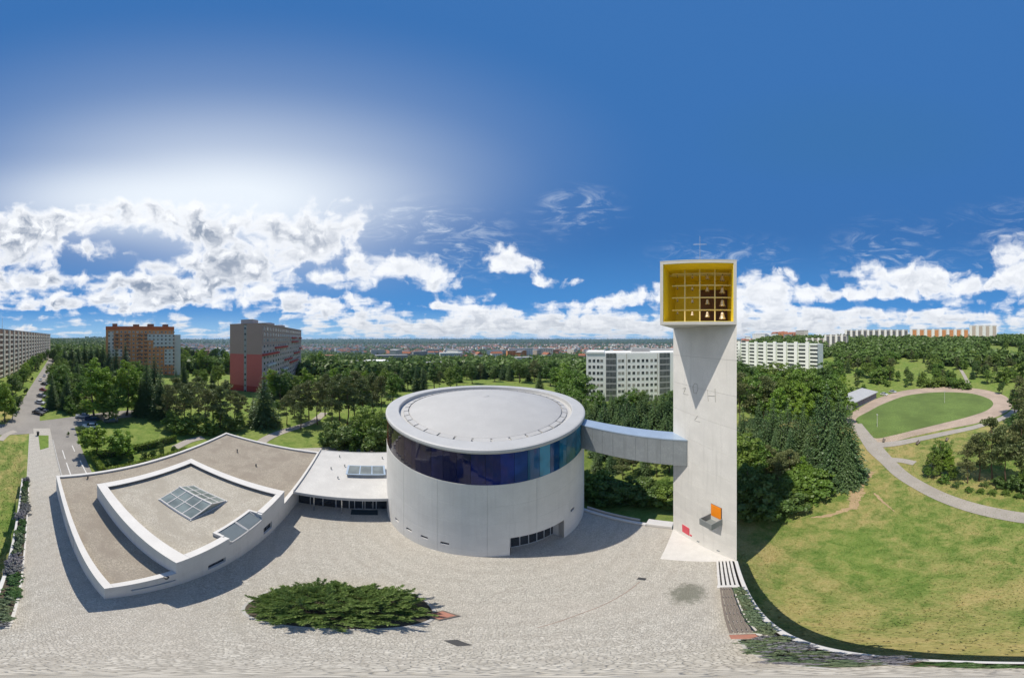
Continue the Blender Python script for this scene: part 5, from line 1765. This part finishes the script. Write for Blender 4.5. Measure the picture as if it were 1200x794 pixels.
# --- long slab row at the far left
pA, pB = Vector(PD(-2, 134)), Vector(PD(59, 292))
d = (pB - pA).normalized()
pS = pA - d * 40
o, L = block('apartment_row', 'long eight storey panel apartment row with cream piers and brown loggias by the avenue', 'building', pS, pB, 13, 32, 'cream')
H = 31.2
mb = MB(); mb.box(0, L, 0, 13, 0, H); mb.build('body', BM['tan'], o)
mb = MB(); mb.box(-.1, L + .1, -.5, 13.1, H + .002, H + .7); mb.build('roof_edge', BM['darkgrey'], o)
nb = int(L // 9.0)
lg = MB(); lg.box(0, 4.6, -.9, -.003, 0, H - .2); lgm = shared('loggia_bay', lg, BM['brown'])
pr = MB(); pr.box(0, 2.0, -1.5, -.003, -1, H + .001); prm = shared('pier', pr, BM['cream'])
pn = MB(); pn.box(.05, 4.55, -1.25, -.905, 0, 1.15); pnm = shared('loggia_panel', pn, BM['cream'])
wr_ = win_mesh(1.9, 1.5, 'white', 1)
for b in range(nb):
    x = 1.0 + b * 9.0
    put(o, 'loggia_bay', lgm, x + 3.1, 0, .2)
    put(o, 'pier', prm, x, 0, 0); 
    put(o, 'pier', prm, x + 7.75 - .0, 0, 0) if False else None
    for f in range(9):
        z = 1.2 + f * 3.3
        if z > H - 2.5: break
        put(o, 'loggia_panel', pnm, x + 3.1, 0, z)
        if 3 < b: put(o, 'window', wr_, x + 2.2, -.01, z + .6)
mb = MB(); mb.tube((L * .28, 5, H + .7), (L * .28, 5, H + 9), .25, .12, 6); mb.build('antenna', MT['steel'], o)

# --- white clinic
o, L = block('clinic_building', 'white seven storey clinic with dark glazed stair strips behind the footbridge', 'building', PD(687, 112), PD(802, 118), 16, 26, 'white', z=-9)
H = CAM_H + 9 - 112 * math.tan(R((414 - 397) * .2267))
mb = MB(); mb.box(0, L, 0, 16, 0, H); mb.build('body', BM['white'], o)
mb = MB(); mb.box(-.05, 9.2, -.35, 16.05, H + .003, H + .9); mb.build('parapet', BM['white'], o)
mb = MB(); mb.box(9.25, L + .1, .2, 16.05, H + .004, H + .5); mb.build('parapet', BM['white'], o)
mb = MB(); mb.box(24, 34, 5, 12, H, H + 2.6); mb.build('roof_housing', BM['grey'], o)
for x0, x1 in ((10.2, 15.6), (38.2, 44.0)):
    mb = MB(); mb.box(x0, x1, -.12, -.004, 1, H - .4); s_ = mb.build('stair_glazing', BM['grey'], o)
    for f in range(8):
        for k in range(3):
            g = MB(); w = (x1 - x0 - .4) / 3
            g.box(x0 + .1 + k * (w + .1), x0 + .1 + k * (w + .1) + w, -.16, -.122, 1.5 + f * 3.25, 1.5 + f * 3.25 + 2.4)
            q = g.build('pane', BM['grey_glass'], o); q.parent = s_
wc = win_mesh(1.5, 1.7, 'white', 1)
for f in range(8):
    z = H - 4.6 - f * 3.25
    for x in (1.8, 4.0, 6.2, 8.0): put(o, 'window', wc, x, -.01, z)
    for x in (17.2, 18.9, 22.2, 24.6, 27.0, 29.4, 31.6, 34.0, 36.2): put(o, 'window', wc, x, -.01, z)
for x0, x1 in ((20.6, 21.0), (37.0, 37.3)):
    mb = MB(); mb.box(x0, x1, -.09, -.003, 0, H); mb.build('pier', BM['cream'], o)
# annex roof in front
p0, p1 = PD(757, 150), PD(800, 150)
o, L = block('clinic_annex', 'low white annex block beyond the clinic roof', 'building', p0, p1, 14, 10, 'white')
mb = MB(); mb.box(0, L, 0, 14, 0, 27.5); mb.build('body', BM['white'], o)
mb = MB(); mb.box(-.2, L + .2, -.2, 14.2, 27.503, 28.1); mb.build('roof_edge', BM['grey'], o)

# --- long white flats right of the tower
pL, pR_ = PD(856, 205), PD(957, 158)
o, L = block('apartment_flats', 'long low white apartment flats with stair bays right of the bell tower', 'building', pL, pR_, 11, 22, 'green', z=-4)
H = CAM_H + 4 - 158 * math.tan(R((403.5 - 397) * .2267))
mb = MB(); mb.box(0, L, 0, 14, 0, H); mb.build('body', BM['green'], o)
mb = MB(); mb.box(L + .002, L + .1, -.05, 14.05, 0, H + .4); mb.build('gable_panel', BM['white'], o)
mb = MB(); mb.box(-.1, L, -.1, 14.05, H + .003, H + .4); mb.build('roof_edge', BM['white'], o)
nb = 9
wf = win_mesh(2.2, 1.5, 'white', 1)
mb = MB(); mb.box(0, 2.6, -1.2, -.003, 0, H + 2.0); bay = shared('stair_bay', mb, BM['white'])
mb = MB(); mb.box(0, 6.0, -.9, -.003, 0, 1.0); bp = shared('balcony', mb, BM['white'])
mb = MB(); mb.box(0, 6.0, -.06, -.004, 0, 1.5); dk = shared('loggia', mb, BM['darkgrey'])
stp = L / nb
for b in range(nb):
    x = b * stp + 1
    put(o, 'stair_bay', bay, x, 0, 0)
    for f in range(8):
        z = H - 3.0 - f * 2.9
        if z < .5: break
        put(o, 'loggia', dk, x + 3.4, 0, z + .9); put(o, 'balcony', bp, x + 3.4, 0, z - .3)
        put(o, 'window', wf, x + stp - 2.6, -.07, z + .8) if stp > 12 else None
for f in range(6):
    put(o, 'window', wf, L + .11, 7, H - 3 - f * 2.9, math.pi / 2) if False else None


# --- slabs on the hill top
def hill_slab(u0, u1, d0, d1, vtop, n, m1, m2, label, depth=12, hgt=26):
    p0, p1 = PD(u0, d0), PD(u1, d1)
    ztop = CAM_H - (d0 + d1) / 2 * math.tan(R((vtop - 397) * .2267))
    zb = min(tz(*p0), tz(*p1)) - 1; zb = min(zb, ztop - hgt)
    o, L = block('hilltop_slab', label, 'building', p0, p1, depth, 0, m1, 'apartment slabs along the hill crest', z=zb)
    H = ztop - zb
    mb = MB(); mb.box(0, L, 0, depth, 0, H); mb.build('body', BM[m1], o)
    w = L / n
    for k in range(n):
        mb = MB(); mb.box(k * w + w * .42, k * w + w * .92, -.5, -.003, 0, H - 1.2); mb.build('loggia_bay', BM[m2], o)
        mb = MB(); mb.box(k * w + w * .05, k * w + w * .36, -.25, -.003, 2, H + 1.2); b = mb.build('stair_bay', BM['white' if m1 != 'orange' else 'cream'], o)
    mb = MB(); mb.box(-.2, L + .2, -.1, depth + .2, H + .003, H + .7); mb.build('roof_edge', BM['darkgrey'], o)
    return o


hill_slab(944, 972, 330, 320, 396.5, 4, 'tan', 'darkgrey', 'short tan slab on the hill crest beyond the white flats')
hill_slab(966, 992, 300, 292, 392.5, 4, 'cream', 'darkgrey', 'cream grey slab with dark bays at the foot of the hill crest')
hill_slab(990, 1064, 460, 440, 386.8, 11, 'cream', 'darkgrey', 'long slab with alternating dark and pale bays on the hill crest')
hill_slab(1066, 1135, 470, 470, 386.0, 8, 'cream', 'orange', 'long slab with orange brown bays on the hill crest')
hill_slab(1136, 1168, 480, 480, 381.5, 4, 'white', 'tan', 'tallest pale slab at the end of the hill crest row')

# --- pavilion by the oval
p0, p1 = PT(999, 481), PT(1027, 467)
o, L = block('sports_pavilion', 'long low pavilion with grey roof and blue glazed front by the sports oval', 'building', p0, p1, 9, 4, 'grey')
mb = MB(); mb.box(0, L, 0, 8, 0, 3.6); mb.build('body', BM['grey'], o)
mb = MB(); mb.loft([[(-.4, -.8, 3.61), (L + .4, -.8, 3.61), (L + .4, 8.4, 4.6), (-.4, 8.4, 4.6)], [(-.4, -.8, 3.85), (L + .4, -.8, 3.85), (L + .4, 8.4, 4.85), (-.4, 8.4, 4.85)]]); mb.build('roof', MT['rim_metal'], o)
n = 12
for k in range(n):
    mb = MB(); mb.box(L * k / n + .1, L * (k + 1) / n - .1, -.08, -.004, .7, 3.2); mb.build('pane', glassy('blue_glazing', (.03, .06, .12)) if k == 0 else bpy.data.materials['blue_glazing'], o)
# posts on the oval
for (u, v, h) in ((1028, 501, 4.5), (1107, 472, 5.5)):
    x, y = PT(u, v)
    o = thing('floodlight_post', f'thin pale post with lamp head standing on the oval grass', 'post', (x, y, tz(x, y)), group='posts on the oval')
    mb = MB(); mb.tube((0, 0, 0), (0, 0, h), .09, .06, 8); mb.build('pole', MT['coping'], o)
    mb = MB(); mb.box(-.3, .3, -.12, .12, h + .002, h + .18); mb.build('lamp_head', MT['coping'], o)
# benches by the path
for (u, v) in ((1036, 518), (1076, 521), (1110, 517)):
    x, y = PT(u, v)
    o = thing('park_bench', 'dark park bench beside the path along the oval', 'bench', (x, y, tz(x, y) + .1), random.uniform(-.3, .3) + R(-70), 'benches along the oval')
    for s in (-.7, .7):
        mb = MB(); mb.box(s - .05, s + .05, -.25, .25, 0, .42); mb.build('leg', MT['iron'], o)
    mb = MB(); mb.box(-.9, .9, -.25, .2, .421, .47); mb.build('seat', MT['wood'], o)
    mb = MB(); mb.box(-.9, .9, .21, .26, .48, .9); mb.build('backrest', MT['wood'], o)

# --- low pale halls in the middle distance
def hall_far(u0, u1, vb, d, h, m, roof, label, dep=18):
    p0, p1 = PD(u0, d), PD(u1, d * 1.02)
    o, L = block('town_building', label, 'building', p0, p1, dep, h, m)
    mb = MB(); mb.box(0, L, 0, dep, 0, h); mb.build('body', BM[m], o)
    mb = MB(); mb.box(-.4, L + .4, -.4, dep + .4, h + .003, h + .8); mb.build('roof', BM[roof], o)
    wl = win_mesh(3.0, 1.6, 'grey', 2)
    for k in range(max(1, int(L // 5))):
        for f in range(max(1, int(h // 4))): put(o, 'window', wl, 3 + k * 5, -.01, 1.5 + f * 3.6)
for a in ((384, 408, 0, 262, 8, 'cream', 'flat', 'low cream hall among the trees beyond the pine grove'), (409, 432, 0, 250, 9, 'white', 'flat', 'low white hall with a grey roof beyond the pine grove'), (432, 455, 0, 250, 10, 'white', 'white', 'white hall with a bright end wall beyond the pine grove'), (440, 478, 0, 420, 14, 'grey', 'flat', 'wide grey hall roof behind the white halls'), (503, 522, 0, 240, 8, 'white', 'flat', 'small white hall at the wood edge left of the dome'), (516, 542, 0, 520, 18, 'bluegrey', 'white', 'pale blue grey hall with white roof before the town'),
          (555, 580, 0, 310, 7, 'cream', 'white', 'pale flat hall behind the dark tree belt'), (582, 604, 0, 320, 9, 'white', 'white', 'white hall over the middle of the dark tree belt'), (606, 624, 0, 300, 13, 'white', 'flat', 'taller white block over the dark tree belt'), (627, 652, 0, 330, 8, 'cream', 'flat', 'cream hall over the right end of the dark tree belt'), (655, 684, 0, 360, 9, 'grey', 'white', 'grey hall left of the white clinic'), (378, 392, 0, 500, 12, 'cream', 'tile', 'cream hall with red roof right of the red apartment block'), (238, 252, 0, 230, 8, 'white', 'flat', 'small white hall left of the red apartment block')):
    hall_far(*a)

# --- the distant town
HM = []
for wall in ('white', 'cream', 'tan', 'grey', 'orange'):
    for kind in range(3):
        mb = MB()
        if kind < 2:
            w, d_, h = ((14, 11, 8), (24, 12, 13))[kind]
            mb.mi = 0; mb.box(-w / 2, w / 2, -d_ / 2, d_ / 2, -6, h)
            mb.mi = 1; mb.loft([[(-w / 2 - .4, -d_ / 2 - .4, h), (w / 2 + .4, -d_ / 2 - .4, h), (w / 2 + .4, d_ / 2 + .4, h), (-w / 2 - .4, d_ / 2 + .4, h)], [(-w / 2, -.1, h + 4.5), (w / 2, -.1, h + 4.5), (w / 2, .1, h + 4.5), (-w / 2, .1, h + 4.5)]])
            roof = 'tile'
        else:
            mb.mi = 0; mb.box(-26, 26, -7, 7, -6, 22); mb.mi = 1; mb.box(-26.3, 26.3, -7.3, 7.3, 22.01, 23); roof = 'flat'
        mb.mi = 2
        for f in range(2 if kind == 0 else (4 if kind == 1 else 7)):
            for k in range(3 if kind == 0 else (6 if kind == 1 else 12)):
                W_ = (14, 24, 52)[kind]; D_ = (11, 12, 14)[kind]
                x = -W_ / 2 + W_ * (k + .5) / (3, 6, 12)[kind]
                for s in (-1, 1): mb.box(x - .7, x + .7, s * D_ / 2 - .04, s * D_ / 2 + .04, 1.2 + f * 3, 2.8 + f * 3)
        HM.append(((wall, kind), shared('house', mb, [BM[wall], BM[roof], MT['glass']])))
r = random.Random(11)
KW = {0: 'small gabled red roofed house', 1: 'large gabled red roofed house', 2: 'flat roofed housing slab'}
MW = {'white': 'white', 'cream': 'cream', 'tan': 'tan', 'grey': 'grey', 'orange': 'orange brown'}
for i in range(230):
    u = r.choice([r.uniform(350, 770), r.uniform(440, 770), r.uniform(860, 960), r.uniform(205, 268)])
    d = 520 * (2900 / 520) ** r.random()
    x, y = PD(u, d)
    (wall_, kind), me = r.choice(HM)
    o = link('town_house', me, None, (x, y, tz(x, y)), r.uniform(0, 3.14))
    s = r.uniform(.9, 1.35); o.scale = (s, s, s)
    part_ = 'at the near town edge' if d < 1000 else 'in the middle of the town' if d < 1800 else 'in the far part of town'
    tag(o, f'{KW[kind]} with {MW[wall_]} walls {part_}', 'house', f'{MW[wall_]} {KW[kind]}s {part_}')
# the rest of the town, too far to tell apart
mb = MB()
for i in range(2600):
    u = r.uniform(190, 970); d = 1400 * (4300 / 1400) ** (r.random() ** .8)
    x, y = PD(u, d)
    if math.sin(x * .004 + .6) * math.cos(y * .0045) < -.25: continue
    z = tz(x, y); w = r.uniform(7, 22); q = r.uniform(5, 9); h = r.choice([7, 9, 12, 16, 16, 24]); a = r.uniform(0, 3.14); c, s = math.cos(a), math.sin(a)
    P = lambda px, py, pz: (x + c * px - s * py, y + s * px + c * py, z + pz)
    mb.mi = r.choice([0, 0, 1, 2])
    mb.loft([[P(-w, -q, -8), P(w, -q, -8), P(w, q, -8), P(-w, q, -8)], [P(-w, -q, h), P(w, -q, h), P(w, q, h), P(-w, q, h)]])
    mb.mi = 3 if h < 20 else 4
    mb.loft([[P(-w - .5, -q - .5, h + .02), P(w + .5, -q - .5, h + .02), P(w + .5, q + .5, h + .02), P(-w - .5, q + .5, h + .02)], [P(-w, -.2, h + (5 if h < 20 else .6)), P(w, -.2, h + (5 if h < 20 else .6)), P(w, .2, h + (5 if h < 20 else .6)), P(-w, .2, h + (5 if h < 20 else .6))]])
struct(mb.build('distant_town', [BM['white'], BM['cream'], BM['tan'], BM['tile'], BM['flat']]), 'stuff')


# ================================================================== CARS
def paint(name, c):
    m, nt, b = new_mat(name)
    n = pnoise(nt, 40, 2, .5)
    nt.links.new(mixc(nt, n, sc(c, .92), sc(c, 1.06)), b.inputs['Base Color'])
    b.inputs['Roughness'].default_value = .3; b.inputs['Coat Weight'].default_value = .8; b.inputs['Coat Roughness'].default_value = .04
    b.inputs['Metallic'].default_value = .2
    return m


def car_meshes():
    body = MB()
    prof = [(-2.15, .30), (-2.2, .62), (-2.1, .86), (-1.2, .95), (-.55, .97), (1.35, 1.0), (1.95, .96), (2.12, .75), (2.1, .32)]
    def sec(y, k): return [(x * k, y, .30 + (z - .30) * (k if z > .6 else 1)) for x, z in prof]
    body.loft([sec(-.86, .965), sec(-.80, 1.0), sec(.80, 1.0), sec(.86, .965)])
    cab = MB()
    c0 = [(-.95, .93), (1.55, .95), (1.05, 1.42), (-.25, 1.45)]
    roof = MB(); roof.loft([[(-.30, -.60, 1.43), (1.10, -.60, 1.41), (1.10, .60, 1.41), (-.30, .60, 1.43)], [(-.22, -.55, 1.49), (1.02, -.55, 1.47), (1.02, .55, 1.47), (-.22, .55, 1.49)]])
    cab.loft([[(-1.0, -.78, .94), (1.6, -.78, .96), (1.6, .78, .96), (-1.0, .78, .94)], [(-.28, -.60, 1.44), (1.08, -.60, 1.42), (1.08, .60, 1.42), (-.28, .60, 1.44)]])
    wh = MB(); wh.path([(0, -.1, 0), (0, .1, 0)], [.31, .31], 16)
    rim = MB(); rim.path([(0, -.11, 0), (0, .11, 0)], [.18, .18], 10)
    lamp = MB(); lamp.cbox(-.04, .04, -.18, .18, -.07, .07, .02)
    pl = MT['steel']
    lit = pm('lamp_lens', (.7, .7, .68), .2); red = pm('tail_lens', (.4, .02, .02), .2); ty = pm('tyre', (.02, .02, .02), .9)
    return shared('body', body, MT['coping']), shared('greenhouse', cab, MT['glass']), shared('roof', roof, MT['coping']), shared('tyre', wh, ty), shared('rim', rim, pl), shared('headlight', lamp, lit), shared('tail_light', lamp, red)


CM = car_meshes()
PAINT = {n: paint(n + '_car_paint', c) for n, c in (('silver', (.50, .51, .52)), ('black', (.015, .015, .018)), ('white', (.72, .72, .70)), ('dark_blue', (.02, .035, .08)), ('red', (.30, .02, .02)), ('grey', (.16, .17, .18)))}


def car(x, y, heading, colour, label, z=None):
    o = thing('parked_car', label, 'car', (x, y, (tz(x, y) if z is None else z) + .05), heading, 'parked cars')
    def add(nm, me, loc=(0, 0, 0), par=o, mat=None):
        c = link(nm, me, par, loc)
        if mat:
            c.material_slots[0].link = 'OBJECT'; c.material_slots[0].material = mat
        return c
    add('body', CM[0], mat=PAINT[colour]); add('windows', CM[1]); add('roof', CM[2], mat=PAINT[colour])
    for sx in (-1.35, 1.32):
        for sy in (-.80, .80):
            w = add('wheel', CM[3], (sx, sy, .31)); add('rim', CM[4], par=w)
    for sy in (-.58, .58):
        add('headlight', CM[5], (-2.16, sy, .68)); add('tail_light', CM[6], (2.09, sy, .74))


avd = Vector(PX(57, 429)) - Vector(PX(30, 490)); ah = math.atan2(avd.y, avd.x)
CW = {'silver': 'silver', 'black': 'black', 'white': 'white', 'dark_blue': 'dark blue', 'red': 'red', 'grey': 'grey'}
for (u, v, c, w) in ((45, 485, 'black', 'at the avenue corner, end of the line of cars'), (49, 482, 'dark_blue', 'second from the avenue corner under the trees'), (47, 473, 'silver', 'third from the avenue corner under the trees'), (48.5, 465, 'grey', 'fourth from the avenue corner under the trees'), (51, 458, 'red', 'fifth from the avenue corner under the trees'), (52, 451, 'black', 'far along the tree side of the avenue')):
    p = PX(u, v); car(*p, ah + R(60), c, f'{CW[c]} car parked {w}')
for (u, v, c, w) in ((47.5, 446, 'white', 'facing the apartment row along the avenue'), (56, 437, 'white', 'far up the avenue by the trees'), (22, 474, 'grey', 'under the trees by the apartment row'), (52, 441, 'silver', 'halfway up the avenue')):
    p = PX(u, v); car(*p, ah, c, f'{CW[c]} car parked {w}')
for (u, v, c, w) in ((97, 489, 'silver', 'on the cross street beside the lime green tree'), (108, 492, 'dark_blue', 'on the cross street beyond the silver car'), (106, 501, 'white', 'on the cross street near the round trees'), (130, 494, 'grey', 'on the cross street behind the round trees')):
    p = PX(u, v); car(*p, R(75), c, f'{CW[c]} car parked {w}')
for (u, v, c, w) in ((1036, 463, 'white', 'beside the pavilion at the sports oval'), (1046, 460, 'silver', 'beyond the white car at the sports oval')):
    p = PT(u, v); car(*p, R(10), c, f'{CW[c]} car parked {w}')

# ================================================================== AIR
mb = MB(); mb.box(-11000, 11000, -11000, 11000, -140, 100)
hz = struct(mb.build('haze', None) if False else mb.build('haze', bpy.data.materials.new('haze_air')), 'stuff')
hm = bpy.data.materials['haze_air']; hm.use_nodes = True
nt = hm.node_tree; nt.nodes.clear()
out = nt.nodes.new('ShaderNodeOutputMaterial'); pv = nt.nodes.new('ShaderNodeVolumePrincipled')
pv.inputs['Color'].default_value = (.42, .62, .95, 1); pv.inputs['Density'].default_value = 5e-5; pv.inputs['Anisotropy'].default_value = .1
nt.links.new(pv.outputs[0], out.inputs['Volume'])
